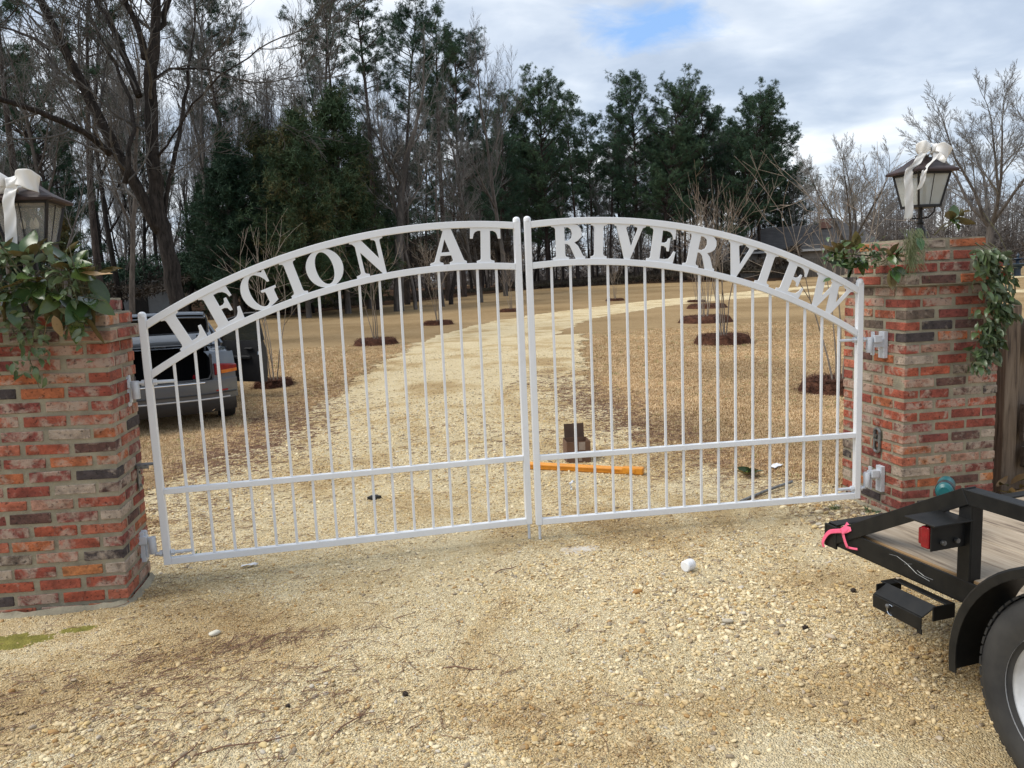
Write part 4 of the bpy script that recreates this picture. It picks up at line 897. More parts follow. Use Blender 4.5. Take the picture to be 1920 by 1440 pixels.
mb=MB(); pr=[(-.026,0),(-.030,.008),(-.030,.020),(-.027,.022),(-.027,.026),(-.030,.028),(-.030,.040),(-.024,.050),(-.010,.054),(-.008,.051),(.008,.051),(.010,.054),(.024,.050),(.030,.040),(.030,.028),(.027,.026),(.027,.022),(.030,.020),(.030,.008),(.026,0)]
mb.loft([[(x,a,b_) for a,b_ in pr] for x in(-L_/2,L_/2-.17)],closed=True,caps=True); mb.build('ribbed_bar',M_orange,lv)
mb=MB(); mb.box((L_/2-.085,0,.030),(.17,.066,.056)); e=mb.build('end_cap',M_orange,lv,bevel=.008)
mb=MB(); mb.box((L_/2-.10,-.0345,.032),(.075,.004,.030)); mb.build('raised_panel',M_orange,e,bevel=.0015)
for k in range(3):
    mb=MB(); mb.bar((-L_/2+.01,-.031,.012+.012*k),(L_/2-.19,-.031,.012+.012*k),.002,.0035); mb.build('rib',M_orange,lv)
mb=MB(); mb.box((-L_/2-.004,0,.028),(.012,.052,.048)); mb.build('end_plug',M_cardin,lv,bevel=.003)
cp=empty('pipe_cap',(.70,-.645,gz(.7,-.645)+.031),0,'white plastic pipe cap lying on its side on the open gravel','pipe cap',rot=(R_(0),R_(0),R_(30)))
mb=MB(); mb.lathe([(0,-.030),(.026,-.030),(.031,-.025),(.031,.022),(.029,.030),(.0,.031)],28,axis='x'); mb.build('cap_shell',M_whplastic,cp,smooth=True)
mb=MB(); mb.lathe([(.0312,.004),(.0325,.006),(.0325,.010),(.0312,.012)],28,axis='x'); mb.build('cap_ring',M_whplastic,cp,smooth=True)
bk=empty('black_plastic_clip',(-.985,1.335,gz(-.985,1.33)+.002),R_(8),'small black plastic clip lying on the gravel behind the left gate leaf','plastic clip')
mb=MB(); mb.add([(-.055,-.01,0),(0,-.035,0),(.055,-.005,0),(0,.03,0),(-.055,-.01,.026),(0,-.035,.024),(.055,-.005,.022),(.0,.03,.03)],[(0,3,2,1),(4,5,6,7),(0,1,5,4),(1,2,6,5),(2,3,7,6),(3,0,4,7)]); mb.build('clip_body',M_blplastic,bk,bevel=.003)
mb=MB(); mb.box((0,-.002,.029),(.05,.02,.006)); mb.build('clip_tab',M_dsteel,bk,bevel=.001)
tt=empty('crumpled_foil_tag',(.492,1.12,gz(.49,1.12)),R_(20),'small blue grey scrap of foil standing up on the gravel below the orange bar','litter')
mb=MB(); band(mb,[(0,0,0),(.004,.0,.022),(-.004,.004,.045),(.012,.0,.062),(.026,.004,.052)],(0,1,.1),.022); mb.build('foil_strip',M_hinge,tt,smooth=True,solid=.0008)
def sheet(name,loc,rz,pts,label,cat,mat):
    mb=MB(); V=[];F=[]; n=6
    for j in range(n+1):
        for i in range(n+1):
            u,v=i/n,j/n; (a,b_),(c,d),(e,f),(g_,h_)=pts
            x=(a*(1-u)+c*u)*(1-v)+(g_*(1-u)+e*u)*v; y=(b_*(1-u)+d*u)*(1-v)+(h_*(1-u)+f*u)*v
            V.append((x,y,.006+.02*abs(noise.noise(Vector((u*2.4,v*2.1,rz*7))))))
    for j in range(n):
        for i in range(n): F.append((j*(n+1)+i,j*(n+1)+i+1,(j+1)*(n+1)+i+1,(j+1)*(n+1)+i))
    mb.add(V,F); o=mb.build(name,mat,None,smooth=True,solid=.001); o.location=loc; o.rotation_euler[2]=rz; return tag(o,label,cat)
sheet('crumpled_paper',(2.22,1.23,gz(2.22,1.23)+.01),.5,[(-.07,-.03),(.07,-.02),(.09,.06),(-.05,.03)],'crumpled white paper on the grass beside the right hinge post','paper',M_paper)
sheet('paint_flake',(-1.70,.10,gz(-1.7,.1)+.004),.1,[(-.05,-.014),(.04,-.016),(.05,.012),(-.04,.016)],'flat white scrap on the gravel under the left gate leaf','litter',M_paper)
pp=MB(); pp.tube([(0,0,.0),(.28,.16,.012),(.55,.30,.016)],.011,8); o=pp.build('thin_grey_pipe',M_latch,None,smooth=True); o.location=(1.52,.42,gz(1.5,.42)+.012); tag(o,'thin grey pipe lying on the ground behind the right gate leaf near its hinge','pipe')
# ---------------------------------------------------------------- trees
class Tubes:
    "many unconnected tapered polylines -> one quad mesh"
    def __init__(s): s.seg=[]
    def line(s,pts,r0,r1):
        n=len(pts)-1
        for i in range(n):
            a=r0+(r1-r0)*i/n; b_=r0+(r1-r0)*(i+1)/n; s.seg.append((*pts[i],*pts[i+1],a,b_))
    def mesh(s,name,sides=4,big=None):
        A=np.array(s.seg,dtype=np.float64); groups=[]
        Vs=[];Fs=[];off=0
        for lo,hi,n in ((.035,9,8),(.012,.035,5),(0,.012,3)):
            m_=(A[:,6]>=lo)&(A[:,6]<hi); B=A[m_]
            if not len(B): continue
            p,q=B[:,:3],B[:,3:6]; d=q-p; L=np.linalg.norm(d,axis=1,keepdims=True)+1e-9; d=d/L
            ref=np.where(np.abs(d[:,2:3])>.9,np.array([[1.,0,0]]),np.array([[0,0,1.]])); sx=np.cross(d,ref); sx/=np.linalg.norm(sx,axis=1,keepdims=True)+1e-9; sy=np.cross(sx,d)
            q=q+d*L*.02
            ang=2*np.pi*np.arange(n)/n
            ring=sx[:,None,:]*np.cos(ang)[None,:,None]+sy[:,None,:]*np.sin(ang)[None,:,None]
            v0=p[:,None,:]+ring*B[:,6][:,None,None]; v1=q[:,None,:]+ring*B[:,7][:,None,None]
            V=np.concatenate([v0,v1],1).reshape(-1,3); k=len(B)
            base=(np.arange(k)*2*n)[:,None]; i=np.arange(n); j=(i+1)%n
            F=np.stack([base+i,base+j,base+n+j,base+n+i],-1).reshape(-1,4)+off
            Vs.append(V);Fs.append(F);off+=len(V)
        return np_mesh(name,np.concatenate(Vs),np.concatenate(Fs),True)
def rdir(rg,d,ang):
    d=Vector(d); o_=d.orthogonal().normalized(); o_.rotate(Matrix.Rotation(rg.uniform(0,2*math.pi),3,d)); return (d*math.cos(ang)+o_*math.sin(ang)).normalized()
def grow(rg,T,p,d,L,r,depth,maxd,up=.12,wob=.16,kids=(6,9),spread=(.45,.95),tw=None,minr=.004,first=.25,curve=None):
    n=max(3,min(8,int(L/.5)+2)); pts=[Vector(p)]; d=Vector(d).normalized(); ds=[d]
    for i in range(n):
        d=(d+Vector((rg.gauss(0,wob),rg.gauss(0,wob),rg.gauss(0,wob)*.6+up))).normalized(); pts.append(pts[-1]+d*L/n); ds.append(d)
    r1=max(minr,r*(.30 if depth else .35))
    (T if depth<=1 or tw is None else tw).line([tuple(q) for q in pts],r,r1)
    if depth>=maxd: return
    k=rg.randint(*kids)
    for i in range(k):
        t_=first+(1-first)*(i+rg.random()*.8)/k; f=t_*n; j=min(n-1,int(f)); q=pts[j].lerp(pts[j+1],f-j)
        rr_=(r+(r1-r)*t_)*rg.uniform(.42,.68); LL=L*rg.uniform(.42,.66)*(1-.45*t_)
        grow(rg,T,q,rdir(rg,ds[j],rg.uniform(*spread)),LL,max(minr,rr_),depth+1,maxd,up,wob*1.1,kids,spread,tw,minr,.15)
    # a leader at the tip
    if depth<maxd: grow(rg,T,pts[-1],d,L*.35,r1,depth+1,maxd,up,wob,kids,spread,tw,minr,.15)
def bare_tree(seed,H,r,style='oak'):
    rg=random.Random(seed); T=Tubes(); tw=Tubes()
    if style=='oak': grow(rg,T,(0,0,-.2),(0,0,1),H*.62,r,0,4,.10,.10,(5,7),(.5,.95),tw,.0065,.35)
    elif style=='tall': grow(rg,T,(0,0,-.2),(rg.uniform(-.05,.05),0,1),H*.80,r,0,4,.14,.06,(6,9),(.40,.85),tw,.0065,.35)
    elif style=='round':
        T.line([(0,0,-.2),(.05,0,H*.12),(.1,0,H*.24)],r,r*.8)
        for k in range(6): a=k*1.05+.3; grow(rg,T,(.1,0,H*.23),(math.cos(a)*.62,math.sin(a)*.62,1),H*.52,r*.5,1,5,.05,.09,(5,7),(.35,.75),tw,.0075,.3)
    elif style=='slim': grow(rg,T,(0,0,-.2),(rg.uniform(-.08,.08),0,1),H*.85,r,0,3,.16,.07,(7,10),(.4,.8),tw,.0065,.3)
    return T.mesh('trunk'),tw.mesh('crown')
def put_tree(name,meshes,mats,loc,rz,sc,label,cat,group=None,names=('trunk','crown'),tilt=(0,0)):
    e=empty(name,loc,rz,label,cat,group,rot=(tilt[0],tilt[1],rz)); e.scale=sc if isinstance(sc,tuple) else (sc,sc,sc)
    for me,mt,nm in zip(meshes,mats,names):
        if len(me.materials)==0: me.materials.append(mt)
        o=bpy.data.objects.new(nm,me); link(o,e)
        if nm=='twigs': o['kind']='stuff'
        if mt is not me.materials[0]: o.material_slots[0].link='OBJECT'; o.material_slots[0].material=mt
    return e
# needle foliage
def tuftmesh(name,C,Rr,seed,nb,bl,bw,up=.2):
    "C: centres (n,3); spiky tufts of thin triangles"
    r=np.random.RandomState(seed); n=len(C)
    d=r.normal(size=(n,nb,3)); d[:,:,2]+=up; d/=np.linalg.norm(d,axis=2,keepdims=True)
    st_=C[:,None,:]+d*Rr*r.uniform(.0,.35,(n,nb,1)); en=C[:,None,:]+d*Rr*r.uniform(.7,1.15,(n,nb,1))
    s_=np.cross(d,r.normal(size=(n,nb,3))); s_/=np.linalg.norm(s_,axis=2,keepdims=True)+1e-9
    V=np.stack([st_+s_*bw*.5,st_-s_*bw*.5,en-s_*bw*.22,en+s_*bw*.22],2).reshape(-1,3)
    F=np.arange(len(V)).reshape(-1,4)
    return np_mesh(name,V,F)
def pine(seed,H,r,c0=.45,wid=3.2,dense=1.0,tr=.25):
    rg=random.Random(seed); T=Tubes(); tw=Tubes(); C=[]
    pts=[Vector((0,0,-.2))]; d=Vector((rg.uniform(-.03,.03),rg.uniform(-.03,.03),1))
    n=14
    for i in range(n): d=(d+Vector((rg.gauss(0,.018),rg.gauss(0,.018),.02))).normalized(); pts.append(pts[-1]+d*H/n)
    T.line([tuple(p) for p in pts],r,.035)
    def at(t_): f=t_*n; j=min(n-1,int(f)); return pts[j].lerp(pts[j+1],f-j)
    nbr=int(46*dense)
    for i in range(nbr):
        t_=c0+(1-c0)*(i/nbr)**.9; p=at(min(.995,t_)); u=(t_-c0)/(1-c0)
        L=wid*(.30+.75*math.sin(math.pi*min(1,u*.62+.14)))*rg.uniform(.4,1.15)*(1-.35*u**6)
        a=rg.uniform(0,2*math.pi); dd=Vector((math.cos(a),math.sin(a),rg.uniform(.0,.5)+u*.5)).normalized()
        q=[p]; m_=4
        for k in range(m_): dd=(dd+Vector((rg.gauss(0,.12),rg.gauss(0,.12),rg.gauss(.06,.08)))).normalized(); q.append(q[-1]+dd*L/m_)
        T.line([tuple(x) for x in q],.05*(1-u*.5)*L/3+.012,.010)
        for k in range(int(5+L*3.0)):
            t2=rg.uniform(.35,1); f=t2*m_; j=min(m_-1,int(f)); s0=q[j].lerp(q[j+1],f-j); e_=rdir(rg,dd,rg.uniform(.4,1.1)); e_.z=abs(e_.z)*.8+.1; l2=rg.uniform(.3,.85)
            s1=s0+e_*l2; tw.line([tuple(s0),tuple(s1)],.012,.006); C.append(s1)
            for _ in range(2): C.append(s0.lerp(s1,rg.uniform(.5,1.15))+Vector((rg.gauss(0,.16),rg.gauss(0,.16),rg.gauss(.04,.12))))
        C.append(q[-1])
    for i in range(12):   # dead stubs below the crown
        t_=rg.uniform(.15,c0); p=at(t_); a=rg.uniform(0,6.28); L=rg.uniform(.3,1.4); e_=p+Vector((math.cos(a)*L,math.sin(a)*L,rg.uniform(-.2,.3)*L)); T.line([tuple(p),tuple(p.lerp(e_,.5)+Vector((0,0,.05))),tuple(e_)],.025,.008)
    for k in range(4): C.append(pts[-1]+Vector((rg.gauss(0,.15),rg.gauss(0,.15),rg.gauss(0,.15))))
    T.seg+=tw.seg
    C=np.array([tuple(c) for c in C]); fol=tuftmesh('needles',C,tr,seed,17,0,.031,.45)
    return T.mesh('trunk'),fol
def cedar(seed,H,w):
    rg=random.Random(seed); T=Tubes(); C=[]
    T.line([(0,0,-.2),(.05,0,H*.5),(0,.05,H*.97)],.16,.02)
    for i in range(230):
        u=rg.random()**.75; z=.06*H+u*H*.94; a=rg.uniform(0,6.28); R__=w*(1-u)**.5*(.45+.3*rg.random()+.45*(noise.noise(Vector((math.cos(a)*1.3,math.sin(a)*1.3,u*4+seed)))+.5))
        dd=Vector((math.cos(a),math.sin(a),rg.uniform(.05,.45))); L=R__*rg.uniform(.7,1.12); T.line([(0,0,z),tuple(Vector((0,0,z))+dd*L)],.025,.006)
        for k in range(int(4+L*8)):
            t_=rg.uniform(.3,1.05); C.append(Vector((0,0,z))+dd*L*t_+Vector((rg.gauss(0,.16),rg.gauss(0,.16),rg.gauss(0,.20))))
    C=np.array([tuple(c) for c in C]); return T.mesh('trunk'),tuftmesh('foliage',C,.24,seed,13,0,.036,.1)
PINES=[pine(11,23,.26,.38,4.0,1.6),pine(12,23,.24,.42,3.7,1.45),pine(13,23,.28,.32,4.7,2.2),pine(14,23,.22,.47,3.0,1.25),pine(15,23,.25,.20,5.3,3.0)]
TALLP=[pine(21,25,.30,.62,3.2,.9),pine(22,25,.27,.58,3.6,1.0)]
OAKS=[bare_tree(31,16,.27,'oak'),bare_tree(32,16,.25,'oak')]
ROUND=bare_tree(35,16,.30,'round')
TALLS=[bare_tree(41,18,.20,'tall'),bare_tree(42,18,.18,'tall'),bare_tree(43,18,.16,'slim'),bare_tree(44,18,.14,'slim')]
CEDS=[cedar(51,10,3.1),cedar(52,9,2.8)]
def wx(px,d):    # bearing of a column of the photograph's horizon, at ground distance d
    v=f1*1461.83+r2*(px-960)-u2*(560-720); h=math.hypot(v.x,v.y); return CP.x+v.x/h*d,CP.y+v.y/h*d
def at(px,d):
    x,y=wx(px,d); return (x,y,terrain(x,y)-.05)
# ---------------------------------------------------------------- woods: positions in metres
OAK={
 'trunk':[(-0.02, -0.13, 0.393), (-0.16, 1.42, 0.357), (-0.28, 2.87, 0.339), (-0.4, 3.98, 0.321), (-0.43, 4.92, 0.295), (-0.41, 6.31, 0.268), (-0.33, 7.67, 0.268), (-0.04, 9.16, 0.214), (0.28, 10.93, 0.161), (0.52, 12.66, 0.107)],
 'limb':[(-0.45, 3.48, 0.268), (-0.91, 4.62, 0.25), (-1.22, 5.48, 0.232), (-1.57, 6.4, 0.214), (-1.99, 7.53, 0.196), (-2.29, 8.41, 0.17), (-2.52, 9.22, 0.161), (-2.93, 10.29, 0.125), (-3.32, 11.7, 0.071)],
 'arm':[(-1.26, 5.55, 0.125), (-1.68, 6.05, 0.125), (-2.37, 6.39, 0.116), (-2.92, 6.61, 0.107), (-3.62, 6.79, 0.098), (-4.44, 6.95, 0.089), (-5.38, 7.25, 0.054)],
 'fork':[(-0.63, 7.37, 0.152), (-0.92, 8.42, 0.143), (-1.13, 9.15, 0.125), (-1.62, 10.03, 0.107), (-2.12, 11.31, 0.062)],
 'fork2':[(-0.33, 8.42, 0.161), (-0.45, 9.16, 0.134), (-0.7, 9.89, 0.107), (-0.92, 11.19, 0.062)],
 'fork3':[(-0.12, 8.99, 0.143), (0.14, 9.49, 0.125), (0.38, 10.2, 0.107), (0.79, 11.67, 0.062)],
 'low':[(-0.44, 3.51, 0.107), (-0.05, 5.07, 0.098), (0.28, 6.3, 0.089), (0.47, 7.37, 0.08), (0.73, 8.72, 0.054), (0.93, 10.06, 0.027)],
 'low2':[(-0.99, 4.78, 0.107), (-0.74, 6.31, 0.089), (-0.82, 7.22, 0.08), (-1.16, 7.97, 0.071), (-1.53, 8.86, 0.071), (-1.86, 9.73, 0.054), (-2.04, 10.74, 0.027)],
 'side':[(-0.4, 5.54, 0.054), (0.26, 6.14, 0.045), (0.98, 6.98, 0.045), (1.92, 7.67, 0.036), (3.04, 8.28, 0.027)],
 'side2':[(-0.16, 7.9, 0.062), (0.2, 8.27, 0.054), (1.22, 8.35, 0.045), (2.11, 8.12, 0.036)],
 'dead':[(-2.25, 8.12, 0.071), (-2.71, 8.49, 0.054), (-3.25, 8.78, 0.045), (-3.92, 8.99, 0.027)],
}
OAKX=-6.762
TREES=[
 ('pine', 1, 10.13, 78.8, 19.4, 'pine at the left end of the pine row, bare tree leaning across it', None),
 ('pine', 0, 13.27, 80.35, 22.4, 'slender pine above the left gate leaf meeting post', None),
 ('pine', 3, 16.41, 85.88, 21.4, 'thin pine behind the first pines of the row', None),
 ('pine', 4, 18.0, 81.47, 23.9, 'full-topped pine rising above the gap between the gate leaves', None),
 ('pine', 3, 21.68, 82.65, 22.1, 'pine with a small ragged top, third gap from the gate centre', None),
 ('pine', 1, 24.59, 87.04, 21.3, 'short narrow pine between two taller ones over the letter R', None),
 ('pine', 3, 25.16, 81.67, 20.4, 'narrow pine just left of the tallest pine crown', None),
 ('pine', 2, 27.37, 78.87, 23.4, 'tallest pine left of the row centre, above the letters RI', None),
 ('pine', 4, 29.13, 76.12, 22.9, 'tallest broad pine at the centre of the row, above the letter V', None),
 ('pine', 1, 33.74, 80.77, 21.3, 'open-crowned pine just right of the tallest pine', None),
 ('pine', 0, 35.12, 78.02, 21.2, 'slim pine between the tallest and the broad end pines', None),
 ('pine', 3, 38.61, 81.93, 20.4, 'thin pine seen through the gap before the end pines', None),
 ('pine', 4, 37.36, 74.79, 20.9, 'broad dense pine, second from the right end of the row', None),
 ('pine', 2, 40.23, 75.59, 20.4, 'very dense rounded pine near the right end of the row', None),
 ('pine', 2, 45.85, 81.67, 18.3, 'dense low pine with branches sweeping to the right end of the row', None),
 ('pine', 4, 47.65, 82.97, 14.0, 'lowest bushy pine closing the row beside the house roof', None),
 ('pine', 1, 29.65, 90.75, 19.9, 'shaded pine standing behind the tallest pines', None),
 ('pine', 0, 42.17, 81.33, 17.4, 'shaded pine standing behind the dense end pines', None),
 ('tallp', 0, -14.16, 28.97, 16.5, 'dark straight pine trunk leaving the top of the picture at far left', None),
 ('tallp', 1, -12.59, 31.66, 17.3, 'thick brown pine trunk just left of the forked oak', None),
 ('tallp', 0, -18.15, 35.98, 16.6, 'pine at the extreme left, only its trunk and low boughs in view', None),
 ('tallp', 1, -9.22, 46.84, 20.1, 'pine trunk behind the dark cedars, left part', None),
 ('tallp', 0, -1.0, 45.52, 20.3, 'tall thick-trunked pine rising between cedar and bare tree', None),
 ('tallp', 1, 1.1, 51.48, 21.5, 'tall pine with clumped crown at the top of the picture', None),
 ('tallp', 0, 4.37, 55.29, 21.5, 'tall pine whose dark crown ends the woods against the sky', None),
 ('tallp', 1, -4.97, 53.37, 22.8, 'tall pine standing behind the olive cedar', None),
 ('pine', 2, 6.22, 61.14, 22.2, 'dark bushy pine top at the right end of the tall woods', None),
 ('pine', 4, -19.75, 48.23, 17.5, 'pine with dense low boughs behind the left pillar lantern', None),
 ('pine', 1, -16.34, 55.55, 16.4, 'pine half hidden behind the forked oak', None),
 ('cedar', 1, -8.67, 40.85, 10.4, 'dark green cedar above the letters LE', None),
 ('cedar', 2, -7.53, 45.07, 12.1, 'dark cedar right of the one above the letters LE', None),
 ('cedar', 2, -4.59, 38.35, 11.1, 'cedar with rusty olive upper boughs above the letter G', None),
 ('cedar', 0, -5.93, 43.25, 10.4, 'broad dark cedar between two taller ones', None),
 ('cedar', 2, -2.64, 41.48, 12.9, 'tallest cedar, olive brown spreading top, above the letters IO', None),
 ('cedar', 1, -1.51, 47.51, 11.4, 'dark cedar beside the thick pine trunk', None),
 ('cedar', 1, -11.45, 48.47, 8.8, 'small dark cedar right behind the oak trunk', None),
 ('cedar', 2, -12.49, 27.46, 5.1, 'low brownish evergreen behind the left lantern', None),
 ('cedar', 1, -16.04, 32.52, 7.5, 'green cedar at the far left edge behind the ribbon', None),
 ('bare', 0, 0.23, 41.5, 16.6, 'big pale bare tree with wide crown right of the cedars', ''),
 ('bare', 5, 3.17, 45.35, 15.7, 'leaning bare tree arching over the left end of the pine row', None),
 ('bare', 1, 6.03, 49.08, 12.7, 'bare grey tree spreading in front of the pines over the letters AT', None),
 ('bare', 2, 9.36, 58.7, 22.2, 'tall thin bare tree standing alone against the cloud', None),
 ('bare', 3, -7.17, 53.17, 21.7, 'bare tree with fine twigs rising above the cedars at left', None),
 ('bare', 2, -10.27, 42.58, 19.9, 'bare tree close right of the forked oak', None),
 ('bare', 4, -4.35, 55.42, 23.2, 'pale twigged bare tree above the tallest cedar', None),
 ('bare', 5, -9.51, 51.86, 22.6, 'thin bare tree between the oak and the cedars', None),
 ('bare', 3, -10.16, 27.18, 13.4, 'slim bare tree directly behind the forked oak', None),
 ('bare', 2, -11.32, 24.7, 11.9, 'bare tree behind the oak long horizontal limb', None),
 ('bare', 4, -13.99, 26.88, 12.3, 'bare tree at the far left behind the bow', None),
 ('bare', 6, 46.17, 50.04, 15.9, 'large bare tree with rounded crown behind the right lantern', None),
 ('bare', 6, 43.08, 39.26, 13.0, 'bare tree at the right edge reaching in over the fence', None),
 ('bare', 6, 32.73, 47.63, 10.8, 'smaller bare tree between the pine row and the right lantern', None),
 ('bare', 4, 47.2, 64.41, 11.2, 'slight bare tree just left of the right lantern', None),
 ('bare', 3, 58.21, 69.92, 12.4, 'bare tree seen through the right lantern glass', None),
]
WOODS=[(-35.36, 76.6, 0.77, 4), (-17.98, 53.28, 0.59, 2), (-23.03, 65.06, 0.89, 4), (-20.66, 75.52, 0.89, 4), (-24.11, 61.98, 1.02, 5), (-2.76, 55.25, 0.98, 1), (-15.49, 89.48, 0.62, 3), (-16.83, 58.84, 0.65, 0), (-25.09, 63.85, 0.74, 2), (-21.88, 62.4, 1.03, 4), (-9.37, 55.82, 0.78, 3), (-18.2, 54.28, 1.01, 3), (-4.36, 63.73, 1.0, 5), (-17.42, 55.49, 0.8, 2), (-8.52, 69.36, 0.76, 0), (-6.67, 65.01, 0.94, 3), (-7.27, 92.9, 0.89, 3), (-22.99, 70.31, 0.67, 2), (-26.28, 60.94, 0.88, 3), (0.91, 70.25, 0.57, 5), (-10.98, 47.94, 0.72, 2), (-21.91, 81.41, 1.03, 5), (-19.35, 81.39, 0.95, 4), (-34.47, 78.08, 0.8, 4), (-7.88, 84.47, 1.02, 1), (2.03, 56.38, 0.79, 5), (-3.7, 49.39, 0.88, 1), (-14.01, 65.84, 0.79, 3), (-2.78, 43.72, 0.93, 4), (-29.71, 57.85, 0.78, 1), (-30.57, 80.38, 0.75, 4), (3.9, 48.22, 0.67, 1), (-1.01, 70.91, 0.76, 1), (-1.97, 87.79, 0.57, 2), (-1.13, 94.17, 0.69, 0), (8.5, 74.63, 0.86, 3), (-5.57, 87.04, 0.63, 4), (-0.54, 71.2, 0.63, 4), (-14.39, 61.02, 0.81, 4), (-28.35, 54.99, 0.58, 4), (8.54, 68.88, 0.71, 2), (-12.68, 47.45, 0.72, 1), (-14.74, 41.57, 1.04, 4), (-38.9, 78.02, 1.01, 4), (-33.99, 76.61, 0.73, 2), (1.29, 42.76, 0.69, 3), (-11.77, 64.99, 0.9, 2), (-4.85, 45.21, 0.73, 5), (-26.44, 65.1, 0.82, 3), (-15.51, 77.42, 0.84, 4), (-18.16, 59.66, 0.65, 0), (-18.15, 82.48, 0.61, 4), (28.89, 90.65, 0.68, 1), (11.35, 84.75, 0.56, 5), (37.12, 79.49, 0.76, 4), (34.91, 88.97, 0.74, 0), (23.75, 82.24, 0.55, 4), (49.69, 87.39, 0.71, 2), (38.99, 86.54, 0.56, 4), (13.5, 88.96, 0.74, 4), (48.21, 89.68, 0.66, 4), (25.0, 108.94, 0.83, 5), (36.28, 106.61, 0.7, 3), (34.06, 89.36, 0.68, 2), (42.0, 112.41, 0.63, 0), (54.12, 101.33, 0.53, 3), (22.04, 92.35, 0.81, 5), (35.67, 111.23, 0.52, 3), (36.71, 104.92, 0.52, 4), (38.28, 100.44, 0.75, 2), (45.4, 77.41, 0.52, 4), (18.04, 96.18, 0.71, 1), (29.3, 112.82, 0.73, 5), (12.82, 93.14, 0.84, 4), (33.92, 86.88, 0.57, 5), (45.32, 89.24, 0.83, 1), (15.32, 117.03, 0.63, 3), (26.17, 113.32, 0.6, 2), (15.98, 89.67, 0.52, 0), (17.22, 86.11, 0.72, 1), (15.07, 91.72, 0.77, 2), (26.73, 81.39, 0.85, 2), (16.1, 114.18, 0.72, 4), (47.82, 95.64, 0.64, 4), (37.75, 81.03, 0.74, 3), (14.68, 94.76, 0.67, 1), (42.47, 83.78, 0.73, 1), (13.38, 98.46, 0.74, 3), (23.93, 115.72, 0.61, 0), (29.03, 81.86, 0.78, 4), (30.46, 100.6, 0.73, 5), (17.79, 95.8, 0.83, 5)]
PWOODS=[(-6.15, 82.92, 0.77, 0), (13.14, 86.96, 0.64, 2), (12.1, 75.28, 0.72, 0), (4.81, 84.33, 0.78, 1), (-6.03, 89.05, 0.71, 1), (3.35, 66.06, 0.78, 3), (11.5, 73.53, 0.72, 1), (-1.55, 65.78, 0.73, 0), (2.01, 85.9, 0.78, 0), (13.12, 102.88, 0.81, 2), (16.04, 100.52, 0.75, 1), (36.89, 91.69, 0.86, 1), (40.73, 109.16, 0.97, 2), (31.25, 112.94, 0.89, 1), (46.44, 100.32, 0.93, 1), (26.98, 112.35, 0.87, 1), (13.19, 104.29, 0.76, 0), (31.62, 95.52, 0.84, 0), (34.1, 86.96, 0.84, 3), (21.51, 98.19, 0.88, 2), (43.33, 106.23, 0.94, 2), (20.96, 101.99, 0.88, 3), (19.24, 98.21, 0.84, 2), (53.95, 102.88, 0.96, 1), (18.83, 108.07, 0.83, 2), (26.01, 100.04, 0.97, 3), (40.04, 88.66, 0.83, 3), (41.46, 85.65, 0.81, 1), (45.66, 94.06, 0.89, 2), (40.19, 108.64, 0.95, 0), (36.6, 110.25, 0.87, 3), (27.17, 94.16, 0.83, 0), (17.47, 114.38, 0.91, 1), (41.25, 96.61, 0.87, 3), (20.36, 111.84, 0.95, 2), (41.49, 85.26, 0.87, 1), (39.18, 100.09, 0.84, 1), (24.42, 109.52, 0.91, 2), (45.48, 106.7, 0.92, 1)]
EDGE=[(-22.66, 29.05), (-20.92, 32.41), (-18.34, 35.89), (-14.78, 39.36), (-10.13, 42.61), (-5.67, 45.28), (-1.2, 51.52), (5.78, 61.18), (11.72, 69.46), (17.86, 73.3), (25.71, 73.1), (31.46, 66.51), (33.93, 60.83), (36.88, 61.48)]
EDGEF=[(-82.62, 121.27), (-72.52, 127.29), (-60.46, 133.16), (-46.25, 138.48), (-29.85, 142.69), (-15.31, 144.82), (-1.77, 145.51), (14.23, 144.76), (24.29, 143.39), (34.24, 141.35), (47.73, 137.43), (61.28, 132.04), (69.66, 127.91), (73.63, 125.72)]
BRG=[-27.32, -23.41, -7.68, 7.32, 11.2, 29.08, 33.12, 46.89]
BARE=OAKS+TALLS+[ROUND]; BH=[13.5,13.5,18.5,18.5,17.5,17.5]
def mesh_h(ms):
    z=0
    for me in ms:
        a=np.empty(len(me.vertices)*3,dtype=np.float32); me.vertices.foreach_get('co',a); z=max(z,float(a[2::3].max()))
    return z
BH=[mesh_h(m_) for m_ in BARE]; PH=[mesh_h(m_) for m_ in PINES]; TPH=[mesh_h(m_) for m_ in TALLP]; CH=[mesh_h(m_) for m_ in CEDS]
rg=random.Random(77)
GR={'pine':'pines behind the lawn','tallp':'pines behind the lawn','cedar':'cedars at the edge of the woods','bare':'bare hardwoods at the edge of the woods'}
for kind,i,x,y,h,label,grp in TREES:
    z=terrain(x,y)-.1; rz=rg.uniform(0,6.28)
    if kind=='pine': s_=(h-z)/PH[i]; put_tree('pine_tree',PINES[i],(M_pineb,M_pine),(x,y,z),rz,(max(.72,s_*.95),)*2+(s_,),label,'pine tree',GR[kind],('trunk','needles'))
    elif kind=='tallp': s_=(h-z)/TPH[i]; put_tree('pine_tree',TALLP[i],(M_pineb,M_pine),(x,y,z),rz,(s_,s_,s_),label,'pine tree',GR[kind],('trunk','needles'))
    elif kind=='cedar':
        j=i%2; s_=(h-z)/CH[j]; put_tree('cedar_tree',CEDS[j],(M_grey,M_cedar if i==2 else M_cedarg),(x,y,z),rz,(s_*.95,s_*.95,s_),label,'cedar tree',GR[kind],('trunk','foliage'))
    else:
        s_=(h-z)/BH[i]; put_tree('bare_tree',BARE[i],(M_grey,M_twig),(x,y,z),rz,(s_*1.05,s_*1.05,s_),label,'bare tree',GR[kind])
